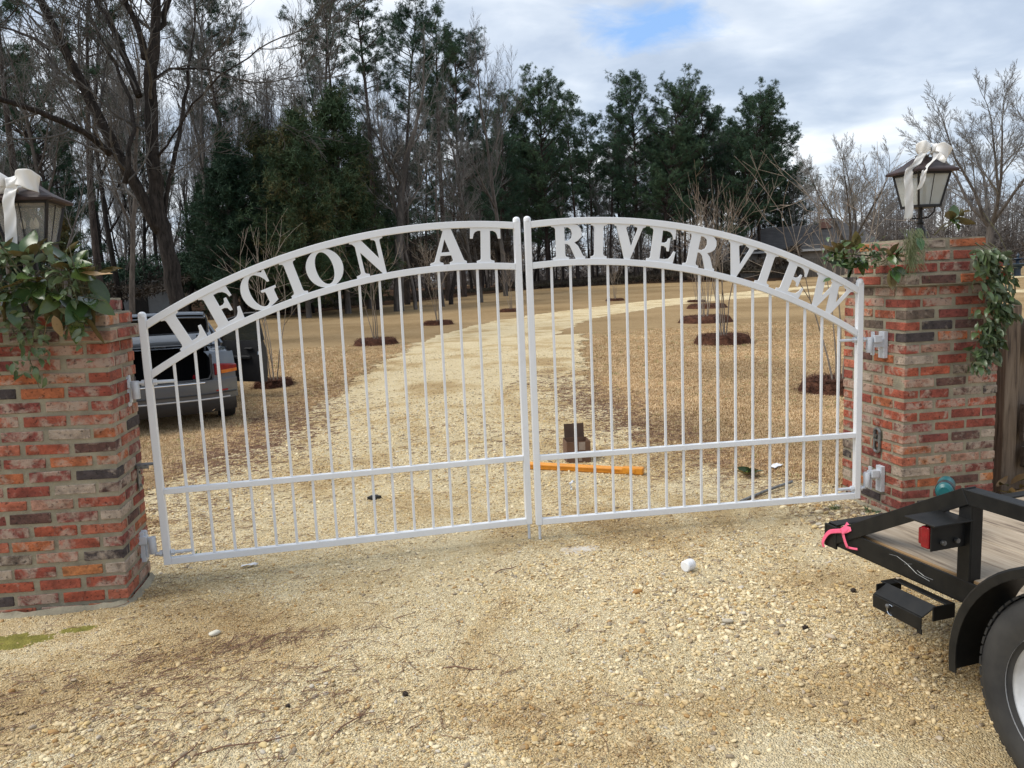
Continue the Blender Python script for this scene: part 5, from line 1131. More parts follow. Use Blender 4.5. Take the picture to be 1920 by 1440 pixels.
def reg(x,y):
    a=math.degrees(math.atan2(x-CP.x,y-CP.y)); return ('deep behind the forked oak' if a<-14 else 'deep behind the cedars' if a<-2 else 'deep behind the gate centre' if a<12 else 'deep behind the pine row')
for x,y,s_,i in WOODS:
    put_tree('bare_tree',BARE[i],(M_grey if (i+int(x*10))%3==0 else M_oak,M_twigd if i%2 else M_twig),(x,y,terrain(x,y)-.1),rg.uniform(0,6.28),s_,'bare hardwood standing back among the trunks, '+reg(x,y),'bare tree','bare hardwoods '+reg(x,y))
for x,y,s_,i in PWOODS:
    put_tree('pine_tree',(PINES+TALLP)[i],(M_pineb,M_pine),(x,y,terrain(x,y)-.1),rg.uniform(0,6.28),s_*.9,'pine standing back among the trunks, '+reg(x,y),'pine tree','pines '+reg(x,y),('trunk','needles'))
# the big forked oak nearest the lawn
T1=Tubes(); T2=Tubes(); rg=random.Random(9); big=MB()
for k,pts in OAK.items():
    P=[]
    for i,(x,z,r) in enumerate(pts):
        dy={'trunk':0,'limb':-.15*i,'arm':-1.2-.45*i,'fork':.15*i,'fork2':-.1*i,'fork3':.2*i,'low':.2*i,'low2':-.9+.3*i,'side':-.4*i,'side2':.4*i,'dead':-2+.3*i}[k]
        P.append((Vector((x,dy,z)),r))
    fine=[]
    for (p,r),(q,r_) in zip(P,P[1:]):
        for j in range(3): t_=j/3; fine.append((p.lerp(q,t_)+Vector((rg.gauss(0,.03),rg.gauss(0,.03),0)),r+(r_-r)*t_))
    fine.append(P[-1])
    big.tube([tuple(p) for p,r in fine],[r*.68*(1+.07*math.sin(i*1.7)) for i,(p,r) in enumerate(fine)],14)
    for (p,r),(q,r_) in zip(fine,fine[1:]): pass
    n=len(fine)
    for j in range(n):
        p,r=fine[j]
        if k=='trunk' and p.z<6: continue
        if rg.random()<.55:
            d=(fine[min(j+1,n-1)][0]-fine[max(j-1,0)][0]); dd=rdir(rg,d.normalized(),rg.uniform(.5,1.1))
            grow(rg,T1,p,dd,rg.uniform(1.6,3.2),max(.016,r*.22),2,4,.06,.16,(4,6),(.45,.9),T2,.008,.2)
    if k!='dead': grow(rg,T1,fine[-1][0],(fine[-1][0]-fine[-3][0]),3.0,fine[-1][1]*.8,1,4,.1,.12,(5,7),(.4,.8),T2,.008,.2)
x,y=OAKX,20.8
T2.seg+=T1.seg; tk=bpy.data.meshes.new('trunk'); tk.from_pydata(big.v,[],big.f); tk.polygons.foreach_set('use_smooth',[True]*len(tk.polygons))
put_tree('oak_tree',(tk,T2.mesh('crown')),(M_oak,M_twigd),(x,y,terrain(x,y)-.02),0,1,'massive dark forked oak with a long bare limb reaching to the left edge','oak tree')
# pine straw bed under the trees
def poly_sheet(name,near,far,mat,label,cat,z=.01,n=10):
    rg=random.Random(2); V=[];F=[];m_=n+1; P=[]
    for (a,b_) in zip(near,near[1:]):
        for k in range(8): t_=k/8; P.append((a[0]+(b_[0]-a[0])*t_,a[1]+(b_[1]-a[1])*t_))
    P.append(near[-1]); Q=[]
    for (a,b_) in zip(far,far[1:]):
        for k in range(8): t_=k/8; Q.append((a[0]+(b_[0]-a[0])*t_,a[1]+(b_[1]-a[1])*t_))
    Q.append(far[-1])
    for i,(p,q) in enumerate(zip(P,Q)):
        for k in range(m_):
            t_=(k/n)**1.6; j=(1.4*noise.noise(Vector((i*.35,0,3)))+rg.uniform(-.25,.25)) if k==0 else 0
            x=p[0]+(q[0]-p[0])*t_; y=p[1]+(q[1]-p[1])*t_+j; V.append((x,y,terrain(x,y)+z))
    for i in range(len(P)-1):
        for k in range(n): F.append((i*m_+k,(i+1)*m_+k,(i+1)*m_+k+1,i*m_+k+1))
    return tag(mobj(name,np_mesh(name,V,F,True),mat),label,cat,kind='structure')
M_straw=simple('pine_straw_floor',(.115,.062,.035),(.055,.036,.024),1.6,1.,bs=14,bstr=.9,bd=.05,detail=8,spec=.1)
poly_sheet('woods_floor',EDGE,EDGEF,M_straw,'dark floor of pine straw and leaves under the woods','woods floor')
def rndpoly(near,far,n,seed,tmax=1.,pw=1.):
    r=np.random.RandomState(seed); near=np.array(near);far=np.array(far); u=r.uniform(0,len(near)-1.001,n); i=u.astype(int); f=(u-i)[:,None]; t_=(r.uniform(0,1,n)**pw*tmax)[:,None]
    a=near[i]*(1-f)+near[i+1]*f; b_=far[i]*(1-f)+far[i+1]*f; return a*(1-t_)+b_*t_
def under(name,n,seed,tmax,hmax,size,mat,label,pw=1.,zp=1.6,k=6,near=EDGE,far=EDGEF,t0=0):
    r=np.random.RandomState(seed); XY=rndpoly(near,far,n,seed,tmax,pw)
    lump=np.array([noise.noise(Vector((a*.16,b_*.16,seed)))*.5+.5 for a,b_ in XY]); h=hmax*(.25+lump*1.1)
    Z=r.uniform(0,1,n)**zp*h+.55*np.clip((np.hypot(XY[:,0],XY[:,1])-50)/45,0,1)
    C=np.column_stack([XY,Z]); me=tuftmesh(name,C,size,seed,k,0,size*.20,.25); o=mobj(name,me,mat); return tag(o,label,'undergrowth',kind='stuff')
under('undergrowth',16000,3,.10,1.3,.20,M_brush,'low brown and green brush along the edge of the woods',1.2,1.3)
under('woods_thicket',34000,4,.75,6.0,.34,M_brush,'dark brown thicket filling the woods behind the cedars and oak',.9,1.1,near=EDGE[:9],far=EDGEF[:9])
under('woods_thicket',7000,24,.75,3.0,.5,M_brush,'dark brush at the foot of the pine row',.9,1.4,near=EDGE[8:],far=EDGEF[8:])
under('woods_thicket',24000,14,.8,9.0,.30,M_cedarg,'small evergreens and saplings between the left hand trunks',.8,1.1,k=7,near=EDGE[:8],far=EDGEF[:8])
# distant bare woods along the right horizon and behind everything
def farwoods(name,b0,b1,d0,d1,n,h0,h1,seed,mat,label):
    rg=random.Random(seed); T=Tubes()
    for i in range(n):
        b_=R_(rg.uniform(b0,b1)); d=rg.uniform(d0,d1); x,y=CP.x+math.sin(b_)*d,CP.y+math.cos(b_)*d; z=.5; h=rg.uniform(h0,h1)*(1+.22*noise.noise(Vector((x*.05,y*.05,1))))
        T.line([(x,y,z),(x+rg.gauss(0,.2),y,z+h*.5),(x+rg.gauss(0,.4),y,z+h)],.13,.03)
        for k in range(26):
            t_=rg.uniform(.05,1); p=Vector((x,y,z+h*t_)); q=p+Vector((rg.gauss(0,1.3),rg.gauss(0,1.3),rg.uniform(.3,2.0)))*(1.1-.5*t_); T.line([tuple(p),tuple(q)],.035,.02)
            for j in range(3): e=p.lerp(q,rg.uniform(.4,1)); T.line([tuple(e),tuple(e+Vector((rg.gauss(0,.6),rg.gauss(0,.6),rg.uniform(.1,.9))))],.022,.016)
    o=mobj(name,T.mesh(name),mat); return tag(o,label,'distant woods',kind='stuff')
farwoods('distant_woods',34,56,118,165,330,8,12,5,M_fartwig,'grey brown mass of far bare woods along the right horizon')
farwoods('distant_woods',-46,34,125,180,420,11,17,6,M_fartwig,'far bare woods glimpsed between the nearer trunks')
r=np.random.RandomState(8); n=26000
b_=np.radians(r.uniform(-46,62,n)); d=r.uniform(128,185,n); C=np.column_stack([CP.x+np.sin(b_)*d,CP.y+np.cos(b_)*d,.6+r.uniform(0,1,n)**1.25*6.0*(1+.25*np.sin(np.degrees(b_)*1.9)+.15*np.sin(np.degrees(b_)*5.3))])
tag(mobj('distant_brush',tuftmesh('distant_brush',C,1.1,8,5,0,.16,.3),M_fartwig),'hazy grey brush filling the foot of the far woods','undergrowth',kind='stuff')
# ---------------------------------------------------------------- young crape myrtles in mulch rings
def myrtle(seed,H,ns=5):
    rg=random.Random(seed); T=Tubes(); tw=Tubes()
    for i in range(ns):
        a=2*math.pi*i/ns+rg.uniform(-.4,.4); lean=rg.uniform(.03,.16); p=Vector((math.cos(a)*.06,math.sin(a)*.06,-.02)); d=Vector((math.cos(a)*lean,math.sin(a)*lean,1)).normalized()
        pts=[p]; n=6; hh=H*rg.uniform(.34,.46)
        for k in range(n): d=(d+Vector((rg.gauss(0,.05),rg.gauss(0,.05),.0))).normalized(); pts.append(pts[-1]+d*hh/n)
        T.line([tuple(q) for q in pts],.014,.009)
        for k in range(rg.randint(2,4)):
            e=rdir(rg,d,rg.uniform(.15,.55)); L=(H-hh)*rg.uniform(.7,1.1); q=[pts[-1]]; dd=e
            bx_=Vector((rg.gauss(0,.07),rg.gauss(0,.07),-.02))
            for j in range(7): dd=(dd+bx_+Vector((rg.gauss(0,.05),rg.gauss(0,.05),.03))).normalized(); q.append(q[-1]+dd*L/7)
            T.line([tuple(x) for x in q],.0075,.0028)
            for j in range(rg.randint(2,4)):
                f=rg.randint(1,6); e2=rdir(rg,dd,rg.uniform(.3,.8)); L2=L*rg.uniform(.2,.5); m0=q[f]; m1=m0+e2*L2*.5; m2=m1+(e2+Vector((0,0,.25))).normalized()*L2*.5
                tw.line([tuple(m0),tuple(m1),tuple(m2)],.0042,.0028)
                for h_ in range(2): e3=rdir(rg,e2,.5); tw.line([tuple(m1),tuple(m1+e3*L2*.4)],.0034,.0026)
    return T.mesh('stems',5),tw.mesh('twigs',3)
MY=[myrtle(61,3.2,5),myrtle(62,3.2,6),myrtle(63,3.4,4),myrtle(64,3.3,5)]
M_mulch=simple('pine_straw_mulch',(.13,.058,.036),(.055,.028,.02),9,1.,bs=40,bstr=1.,bd=.03,detail=8,spec=.1)
def mulch(x,y,r_,h,label,seed):
    rg=random.Random(seed); V=[(0,0,h*.62)];F=[];nr,na=7,36
    for i in range(1,nr+1):
        u=i/nr
        for k in range(na):
            a=2*math.pi*k/na; rr_=r_*u*(1+.08*noise.noise(Vector((math.cos(a)*2,math.sin(a)*2,seed)))*u); z=h*(.62+.38*math.sin(min(1,u*1.35)*math.pi/2)) if u<.8 else h*(1-(u-.8)/.2)**.6
            V.append((math.cos(a)*rr_,math.sin(a)*rr_,z+.02*noise.noise(Vector((math.cos(a)*rr_*6,math.sin(a)*rr_*6,seed)))-(.03 if i==nr else 0)))
    F3=[(0,1+k,1+(k+1)%na) for k in range(na)]; F4=[(1+(i-1)*na+k,1+i*na+k,1+i*na+(k+1)%na,1+(i-1)*na+(k+1)%na) for i in range(1,nr) for k in range(na)]
    mb=MB(); mb.add(V,F3+F4); e=empty('mulch_ring',(x,y,tz(x,y)),0,label,'mulch bed','pine straw mulch rings'); mb.build('mulch_mound',M_mulch,e,smooth=True)
    n=700; rs=np.random.RandomState(seed); a=rs.uniform(0,6.28,n); q=r_*np.sqrt(rs.uniform(0,1.05,n)); L=rs.uniform(.05,.12,n); ph=rs.uniform(0,6.28,n)
    zc=h*np.where(q/r_<.8,.62+.38*np.sin(np.minimum(1,q/r_*1.35)*np.pi/2),np.clip(1-(q/r_-.8)/.2,0,1)**.6)+.012
    c=np.column_stack([np.cos(a)*q,np.sin(a)*q,zc]); dv=np.column_stack([np.cos(ph),np.sin(ph),rs.uniform(-.25,.35,n)]); s_=np.column_stack([-np.sin(ph),np.cos(ph),np.zeros(n)])*.004
    Vv=np.stack([c-dv*L[:,None]-s_,c-dv*L[:,None]+s_,c+dv*L[:,None]+s_,c+dv*L[:,None]-s_],1).reshape(-1,3); o=mobj('straw',np_mesh('straw',Vv,np.arange(n*4).reshape(-1,4)),M_mulch,e); o['kind']='stuff'
YT=[(-1.01,16.95,0,.95,.62,.16,'by the drive, next after the car side one'),(1.30,25.1,1,1.,.60,.15,'left of the drive, forking into two pale stems'),(5.47,33.3,0,1.,.6,.14,'farthest left of the drive, behind the gate latch posts'),(13.2,41.2,1,.8,.6,.13,'beyond the drive bend, small and far, behind the letter V'),
 (9.20,18.7,3,1.12,.85,.20,'right of the drive, second in the overlapping row'),(6.55,11.65,1,1.12,.66,.20,'nearest on the open lawn right of the drive'),(13.0,27.3,2,1.05,.9,.17,'right of the drive, farthest in the overlapping row of three'),(4.88,4.60,2,.93,.50,.17,'closest of all, beside the right pillar'),(-2.78,9.75,2,.9,.36,.12,'slim and single stemmed beside the open car door'),
 (15.2,33.6,0,.85,.5,.1,'low and far, this side of the drive bend')]
for x,y,i,s_,mr,mh,lb in YT:
    put_tree('young_crape_myrtle',MY[i],(M_myrtle,M_myrtle),(x,y,tz(x,y)+mh*.55),rg.uniform(0,6.28),s_,'bare young myrtle '+lb,'young tree','young crape myrtles on the lawn',('stems','twigs'))
    mulch(x,y,mr,mh,'mulch ring of the myrtle '+lb,int(abs(x*31+y*7)))
# ---------------------------------------------------------------- house, shed, fountain
Hn=math.atan2(69.76-76.22,50.02-38.98)
H=empty('house',(44.5,73.3,.45),Hn,'grey-roofed low house half hidden behind the right end of the pine row','house')
mb=MB(); mb.box((0,3.5,1.45),(14,7,2.9)); mb.build('wall',M_hwall,H)
mb=MB(); mb.add([(-7.5,-.6,2.85),(7.5,-.6,2.85),(7.5,7.6,2.85),(-7.5,7.6,2.85),(-4.6,3.5,5.55),(4.6,3.5,5.55)],[(0,1,5,4),(1,2,5),(2,3,4,5),(3,0,4),(3,2,1,0)]); rf=mb.build('roof',M_roofsh,H)
mb=MB(); mb.box((0,-.62,2.78),(15.04,.05,.22)); mb.build('fascia',M_trim,H)
mb=MB(); mb.box((1.8,2.9,5.6),(1.1,.7,1.0)); ch=mb.build('chimney',M_hbrick,rf)
mb=MB(); mb.box((2.3,5.2,5.2),(2.6,2.2,.7)); mb.add([(.8,4.0,5.5),(3.8,4.0,5.5),(3.8,6.4,5.5),(.8,6.4,5.5),(1.5,4.6,6.25),(3.1,4.6,6.25),(3.1,5.8,6.25),(1.5,5.8,6.25)],[(0,1,5,4),(1,2,6,5),(2,3,7,6),(3,0,4,7),(4,5,6,7)]); mb.build('cupola_roof',M_cardark,rf)
for x_ in(-4.5,-1.2,2.4,5.2):
    mb=MB(); mb.box((x_,-.02,1.6),(1.0,.08,1.3)); wf=mb.build('window',M_trim,H); mb=MB(); mb.box((x_,-.07,1.6),(.84,.03,1.12)); mb.build('pane',M_hgl,wf)
H2=empty('plank_fence',(39.3,66.5,.40),Hn,'weathered grey plank fence standing in front of the house','fence')
for k in range(60):
    mb=MB(); mb.box((-3.8+k*.142,0,.95+.02*math.sin(k*2.1)),(.13,.03,1.9)); mb.build('fence_board',M_fgrey,H2)
mb=MB(); mb.box((.4,.04,1.4),(8.5,.04,.09)); mb.build('fence_rail',M_fgrey,H2)
SH=empty('shed',(-16.9,51.0,0),R_(12),'low pale shed beyond the trees left of the gate','shed')
mb=MB(); mb.box((0,0,.95),(4.4,3,1.9)); mb.build('wall',M_trim,SH); mb=MB(); mb.add([(-2.4,-1.7,1.85),(2.4,-1.7,1.85),(2.4,1.7,1.85),(-2.4,1.7,1.85),(-2.4,0,2.5),(2.4,0,2.5)],[(0,1,5,4),(2,3,4,5),(1,2,5),(3,0,4),(3,2,1,0)]); mb.build('roof',M_roofsh,SH)
mb=MB(); mb.box((.5,-1.53,.85),(.9,.05,1.6)); mb.build('door',M_fgrey,SH)
FT=empty('garden_fountain',(43.7,44.4,.12),0,'dark blue tiered iron fountain on the far lawn right of the right pillar','fountain')
mb=MB(); mb.lathe([(0,0),(.42,0),(.42,.08),(.26,.14),(.22,.3),(.22,.62),(.30,.72),(.30,.78),(0,.78)],16); mb.build('pedestal',M_blueir,FT,smooth=True)
mb=MB(); mb.lathe([(.1,.76),(.9,.88),(1.05,.98),(1.02,1.0),(.12,.92)],24); mb.build('basin',M_blueir,FT,smooth=True)
mb=MB(); mb.lathe([(.12,.9),(.10,1.2),(.16,1.24),(.40,1.34),(.38,1.37),(.08,1.34),(.07,1.5),(.12,1.56),(.05,1.66),(0,1.78)],16); mb.build('upper_tier',M_blueir,FT,smooth=True)
# ---------------------------------------------------------------- leaves and garlands
def leafmesh(name,mat,wide=.38,curl=.25,fold=.25,seed=0):
    rg=random.Random(seed); V=[];F=[];n=7
    for i in range(n+1):
        t_=i/n; w_=wide*math.sin(math.pi*min(1,t_**.85))**.75*.5 if 0<t_<1 else .004
        zc=-curl*t_*t_+.05*math.sin(t_*5+seed); zf=fold*w_
        V+=[(-w_,t_,zc+zf+.012*math.sin(i*2.1+seed)),(0,t_,zc),(w_,t_,zc+zf-.012*math.sin(i*1.7+seed))]
    for i in range(n):
        for k in range(2): a=i*3+k; F.append((a,a+1,a+4,a+3))
    me=np_mesh(name,V,F,True); me.materials.append(mat); return me
MAGL=[leafmesh('leaf',M_mag,.50,.22,.3,i) for i in range(4)]; TANL=[leafmesh('leaf',M_magtan,.42,.10,.15,i+7) for i in range(2)]
SML=[leafmesh('leaf',M_smilax,.46,.3,.3,i+3) for i in range(3)]; DDL=[leafmesh('leaf',M_deadleaf,.45,.2,.6,i+5) for i in range(2)]
def leaf(par,me,p,d,L,rg,roll=None,up=(0,0,1)):
    d=Vector(d).normalized(); q=d.to_track_quat('Y','Z'); o=bpy.data.objects.new('leaf',me); link(o,par)
    o.rotation_mode='QUATERNION'; from mathutils import Quaternion
    o.rotation_quaternion=q@Quaternion((0,1,0),rg.gauss(0,.6) if roll is None else roll); o.location=p; o.scale=(L,L,L); return o
def joined(par,mes,items,name,rg):
    "small leaves merged into one real-geometry part"
    V=[];F=[];off=0
    base=[(np.array([v.co[:] for v in me.vertices]),np.array([p.vertices[:] for p in me.polygons])) for me in mes]
    from mathutils import Quaternion
    for p,d,L in items:
        v,f=base[rg.randrange(len(base))]; q=(Vector(d).normalized().to_track_quat('Y','Z')@Quaternion((0,1,0),rg.gauss(0,.8))).to_matrix()
        V.append((v*L)@np.array(q).T+np.array(p)); F.append(f+off); off+=len(v)
    o=mobj(name,np_mesh(name,np.concatenate(V),np.concatenate(F),True),mes[0].materials[0],par); o['kind']='stuff'; return o
def sprig(par,c,d,n,L,rg,tan=0.,mes=None,stem=True,spread=.9):
    c=Vector(c); d=Vector(d).normalized()
    if stem: mb=MB(); mb.tube([tuple(c-d*L*1.1),tuple(c-d*L*.4+Vector((rg.gauss(0,.01),0,rg.gauss(0,.01)))),tuple(c)],[.005,.004,.003],6); mb.build('stem',M_stemg,par,smooth=True)
    for k in range(n):
        a=2*math.pi*k/n*1.62; o_=d.orthogonal().normalized(); o_.rotate(Matrix.Rotation(a+rg.uniform(-.3,.3),3,d)); u=spread*rg.uniform(.55,1.1)
        leaf(par,rg.choice(TANL if rg.random()<tan else (mes or MAGL)),c-d*L*.1*k/n,d*math.cos(u)+o_*math.sin(u),L*rg.uniform(.75,1.1),rg)
rg=random.Random(21)
GA=empty('magnolia_garland',(0,0,0),0,'mound of glossy magnolia leaves and trailing vine spilling over the left pillar','garland')
for (x,z,y,dx,dz,n,L) in ((-2.27,1.60,-.36,.5,-.9,6,.135),(-2.37,1.62,-.40,.1,-1,6,.14),(-2.24,1.70,-.33,.9,.0,5,.13),(-2.33,1.74,-.34,.4,.9,6,.125),(-2.46,1.68,-.40,-.2,-.3,6,.13),(-2.58,1.62,-.40,-.5,-.6,6,.135),(-2.68,1.70,-.38,-.6,.2,6,.13),(-2.50,1.80,-.36,-.1,.9,6,.12),(-2.62,1.78,-.34,-.3,.8,5,.12),(-2.40,1.78,-.25,.2,.9,5,.12),(-2.74,1.58,-.38,-.4,-.6,5,.13),(-2.30,1.50,-.38,.5,-.7,4,.12)):
    sprig(GA,(x,y,z),(dx,-.55,dz),n,L*1.3,rg,.03)
for p,d,L in (((-2.27,-.40,1.715),(1,-.2,.05),.165),((-2.60,-.42,1.66),(-.7,-.5,-.3),.13),((-2.40,-.44,1.52),(-.5,-.3,-1),.105),((-2.39,-.44,1.52),(.45,-.3,-1),.11)): leaf(GA,rg.choice(TANL),p,d,L,rg,.2)
it=[]
for k in range(260):
    u=rg.random(); x=rg.uniform(-2.82,-2.26); z=rg.gauss(1.66,.13); 
    if z>1.87: z=1.8
    y=-.30-.09*rg.random()-.05; it.append(((x,y,z),(rg.gauss(0,.8),rg.uniform(-1,.1),rg.gauss(-.3,.7)),rg.uniform(.035,.075)))
for k in range(50):
    x=rg.gauss(-2.57,.05); z=rg.uniform(1.24,1.55); it.append(((x+.03*math.sin(z*19),-.335-.03*rg.random(),z),(rg.gauss(0,.8),rg.uniform(-1,0),rg.gauss(-.7,.5)),rg.uniform(.035,.065)))
joined(GA,SML,it,'vine_leaves',rg)
for k in range(16):
    x=rg.uniform(-2.8,-2.25); z=rg.uniform(1.55,1.8); a=rg.uniform(0,6.28); L=rg.uniform(.12,.32); mb=MB(); mb.tube([(x,-.37,z),(x+.5*L*math.cos(a),-.40,z+.5*L*math.sin(a)+.02),(x+L*math.cos(a),-.38,z+L*math.sin(a))],[.0035,.0028,.002],5); mb.build('vine_stem',M_stemg,GA,smooth=True)
mb=MB(); mb.tube([(-2.55,-.36,1.6),(-2.50,-.36,1.45),(-2.56,-.34,1.33),(-2.53,-.34,1.17)],[.004,.003,.003,.002],5); mb.build('vine_stem',M_stemg,GA,smooth=True)
GB=empty('magnolia_spray',(0,0,0),0,'magnolia spray poking out over the gate side of the right pillar','garland')
for (x,z,y,dx,dz,n,L) in ((2.12,1.70,.06,-.3,.8,5,.13),(2.00,1.68,.07,-.9,.4,6,.12),(2.20,1.64,-.16,.2,.2,6,.11),(2.13,1.62,.04,-.2,-.5,6,.14),(2.22,1.56,-.17,.3,-.9,5,.13),(2.05,1.63,.08,-.6,.1,5,.12),(2.24,1.64,-.18,.6,.4,4,.10)): sprig(GB,(x,y,z),(dx,-.5,dz),n,L*.93,rg,.02)
joined(GB,SML,[((rg.uniform(1.90,2.28),.06-.10*rg.random(),rg.gauss(1.66,.05)),(rg.gauss(0,.9),-.6,rg.gauss(0,.7)),rg.uniform(.03,.06)) for k in range(110)],'vine_leaves',rg)
mb=MB(); mb.tube([(2.32,-.0,1.66),(2.2,.03,1.65),(2.02,.05,1.67),(1.92,.06,1.70)],[.006,.005,.004,.003],6); mb.build('branch',M_stemg,GB,smooth=True)
GC=empty('magnolia_sprig',(0,0,0),0,'single star of magnolia leaves beside the stem of the right lantern','garland')
sprig(GC,(2.66,-.12,1.845),(.25,-.75,.55),6,.135,rg,0,spread=1.15); sprig(GC,(2.70,-.12,1.87),(.7,-.5,.8),3,.11,rg,0); leaf(GC,MAGL[0],(2.42,-.14,1.80),(-.5,-.4,-.5),.11,rg)
GD=empty('vine_drape',(0,0,0),0,'hanging drape of pale green vine leaves down the outer corner of the right pillar','garland')
it=[]
for k in range(430):
    u=rg.random(); z=1.66-.72*u; x=2.75+.10*math.sin(u*3)-.02+rg.gauss(0,.06-.02*u)-(.03 if u>.6 else 0); y=-.27-.07*rg.random(); it.append(((x,y,z),(rg.gauss(.1,.7),rg.uniform(-1,.0),rg.gauss(-.75,.5)),rg.uniform(.042,.085)))
joined(GD,SML,it,'vine_leaves',rg)
for (x,z,dx,dz) in ((2.92,1.52,.9,-.2),(2.88,1.60,.6,.1),(2.92,1.40,.8,-.6),(2.88,1.26,.7,-.6)): sprig(GD,(x,-.24,z),(dx,-.3,dz),4,.095,rg,0,SML)
for o_ in(0,.04,-.05): mb=MB(); mb.tube([(2.80+o_,-.2,1.70),(2.90+o_,-.27,1.60),(2.93+o_,-.28,1.40),(2.87+o_,-.28,1.2),(2.86+o_,-.27,1.0)],[.005,.004,.004,.003,.002],5); mb.build('vine_stem',M_stemg,GD,smooth=True)
mb=MB(); mb.tube([(2.78,-.22,1.88),(2.86,-.26,1.74),(2.93,-.27,1.60),(2.95,-.30,1.42)],[.002,.003,.003,.003],5); mb.build('vine_stem',M_stemg,GD,smooth=True)
GP=empty('pine_sprig',(0,0,0),0,'tuft of light green pine needles hanging over the gate side corner of the right pillar','garland')
r=np.random.RandomState(3); n=260; p0=np.column_stack([r.normal(2.30,.03,n),r.normal(-.235,.012,n),r.uniform(1.60,1.80,n)]); dv=np.column_stack([r.normal(0,.25,n),r.normal(-.1,.15,n),-r.uniform(.3,1,n)]); dv/=np.linalg.norm(dv,axis=1,keepdims=True); L=r.uniform(.06,.13,n)[:,None]; s_=np.cross(dv,[0,1,0.])*.0016
V=np.stack([p0-s_,p0+s_,p0+dv*L+s_*.4,p0+dv*L-s_*.4],1).reshape(-1,3); M_ng=simple('green_pine_needles',(.11,.15,.055),(.20,.20,.10),14,.6)
o=mobj('needles',np_mesh('needles',V,np.arange(n*4).reshape(-1,4)),M_ng,GP); o['kind']='stuff'
mb=MB(); mb.tube([(2.36,-.18,1.79),(2.31,-.235,1.76),(2.30,-.24,1.62)],[.004,.003,.002],5); mb.build('stem',M_stemg,GP,smooth=True); leaf(GP,MAGL[1],(2.33,-.24,1.74),(-.2,-.7,-.5),.10,rg)
GE=empty('fallen_leaves',(3.30,-.02,tz(3.3,0)),0,'pile of tan and green magnolia leaves at the foot of the timber fence','leaf pile')
for k in range(16): leaf(GE,rg.choice(TANL if k%2 else MAGL),(rg.uniform(-.16,.25),rg.uniform(-.1,.06),rg.uniform(.01,.10)),(rg.gauss(0,1),rg.gauss(-.3,.6),rg.uniform(.1,1.3)),rg.uniform(.10,.16),rg)
GF=empty('magnolia_cutting',(1.90,1.05,gz(1.9,1.05)),0,'dropped magnolia cutting lying on the ground behind the right gate leaf','cutting')
for k in range(8): a=k*.8; leaf(GF,MAGL[k%4],(rg.gauss(0,.02),rg.gauss(0,.02),.02),(math.cos(a),math.sin(a)*.7,rg.uniform(.15,.7)),.115,rg)
# ---------------------------------------------------------------- scattering with geometry nodes
def scatter(name,P,Rt,Sc,sources,label,cat,idx=None):
    P=np.asarray(P,dtype=np.float32); n=len(P); me=bpy.data.meshes.new(name); me.vertices.add(n); me.vertices.foreach_set('co',P.ravel())
    for nm,arr in (('rotv',Rt),('sclv',Sc)):
        a=me.attributes.new(nm,'FLOAT_VECTOR','POINT'); a.data.foreach_set('vector',np.asarray(arr,dtype=np.float32).ravel())
    a=me.attributes.new('idx','INT','POINT'); a.data.foreach_set('value',np.asarray(idx if idx is not None else np.random.RandomState(1).randint(0,len(sources),n),dtype=np.int32))
    o=bpy.data.objects.new(name,me); link(o); tag(o,label,cat,kind='stuff')
    col=bpy.data.collections.new(name+'_sources')
    for i,(m_,mt) in enumerate(sources):
        if len(m_.materials)==0: m_.materials.append(mt)
        so_=bpy.data.objects.new('%s_piece_%02d'%(name,i),m_); col.objects.link(so_)
    g=bpy.data.node_groups.new(name,'GeometryNodeTree'); g.interface.new_socket('Geometry',in_out='INPUT',socket_type='NodeSocketGeometry'); g.interface.new_socket('Geometry',in_out='OUTPUT',socket_type='NodeSocketGeometry')
    gi=g.nodes.new('NodeGroupInput'); go=g.nodes.new('NodeGroupOutput'); ip=g.nodes.new('GeometryNodeInstanceOnPoints'); ci=g.nodes.new('GeometryNodeCollectionInfo'); ci.inputs['Collection'].default_value=col; ci.inputs['Separate Children'].default_value=True; ci.inputs['Reset Children'].default_value=True
    def att(nm,t):
        q=g.nodes.new('GeometryNodeInputNamedAttribute'); q.data_type=t; q.inputs[0].default_value=nm; return q.outputs[0]
    e2=g.nodes.new('FunctionNodeEulerToRotation')
    L=g.links; L.new(gi.outputs[0],ip.inputs['Points']); L.new(ci.outputs[0],ip.inputs['Instance']); ip.inputs['Pick Instance'].default_value=True; L.new(att('idx','INT'),ip.inputs['Instance Index']); L.new(att('rotv','FLOAT_VECTOR'),e2.inputs[0]); L.new(e2.outputs[0],ip.inputs['Rotation']); L.new(att('sclv','FLOAT_VECTOR'),ip.inputs['Scale']); L.new(ip.outputs[0],go.inputs[0])
    md=o.modifiers.new('scatter','NODES'); md.node_group=g; return o
def pebble(seed):
    rg=random.Random(seed); bm=bmesh.new(); bmesh.ops.create_icosphere(bm,subdivisions=1 if seed%3 else 2,radius=.5)
    for v in bm.verts: v.co=Vector((v.co.x,v.co.y*.8,v.co.z*.62))*(1+rg.uniform(-.14,.14))
    me=bpy.data.meshes.new('pebble'); bm.to_mesh(me); bm.free()
    for p in me.polygons: p.use_smooth=True
    return me
m=newmat('pebbles'); nt=m.node_tree; b=pbsdf(m); b.inputs['Roughness'].default_value=.8; b.inputs['Specular IOR Level'].default_value=.25
oi=N(nt,'ShaderNodeObjectInfo'); pc=ramp(nt,oi.outputs['Random'],[(0,(.68,.55,.34)),(.16,(.78,.68,.48)),(.30,(.56,.42,.23)),(.42,(.84,.73,.50)),(.52,(.40,.31,.20)),(.62,(.66,.52,.28)),(.74,(.30,.25,.19)),(.82,(.76,.64,.42)),(.9,(.46,.30,.14)),(.96,(.55,.50,.43))],'CONSTANT')
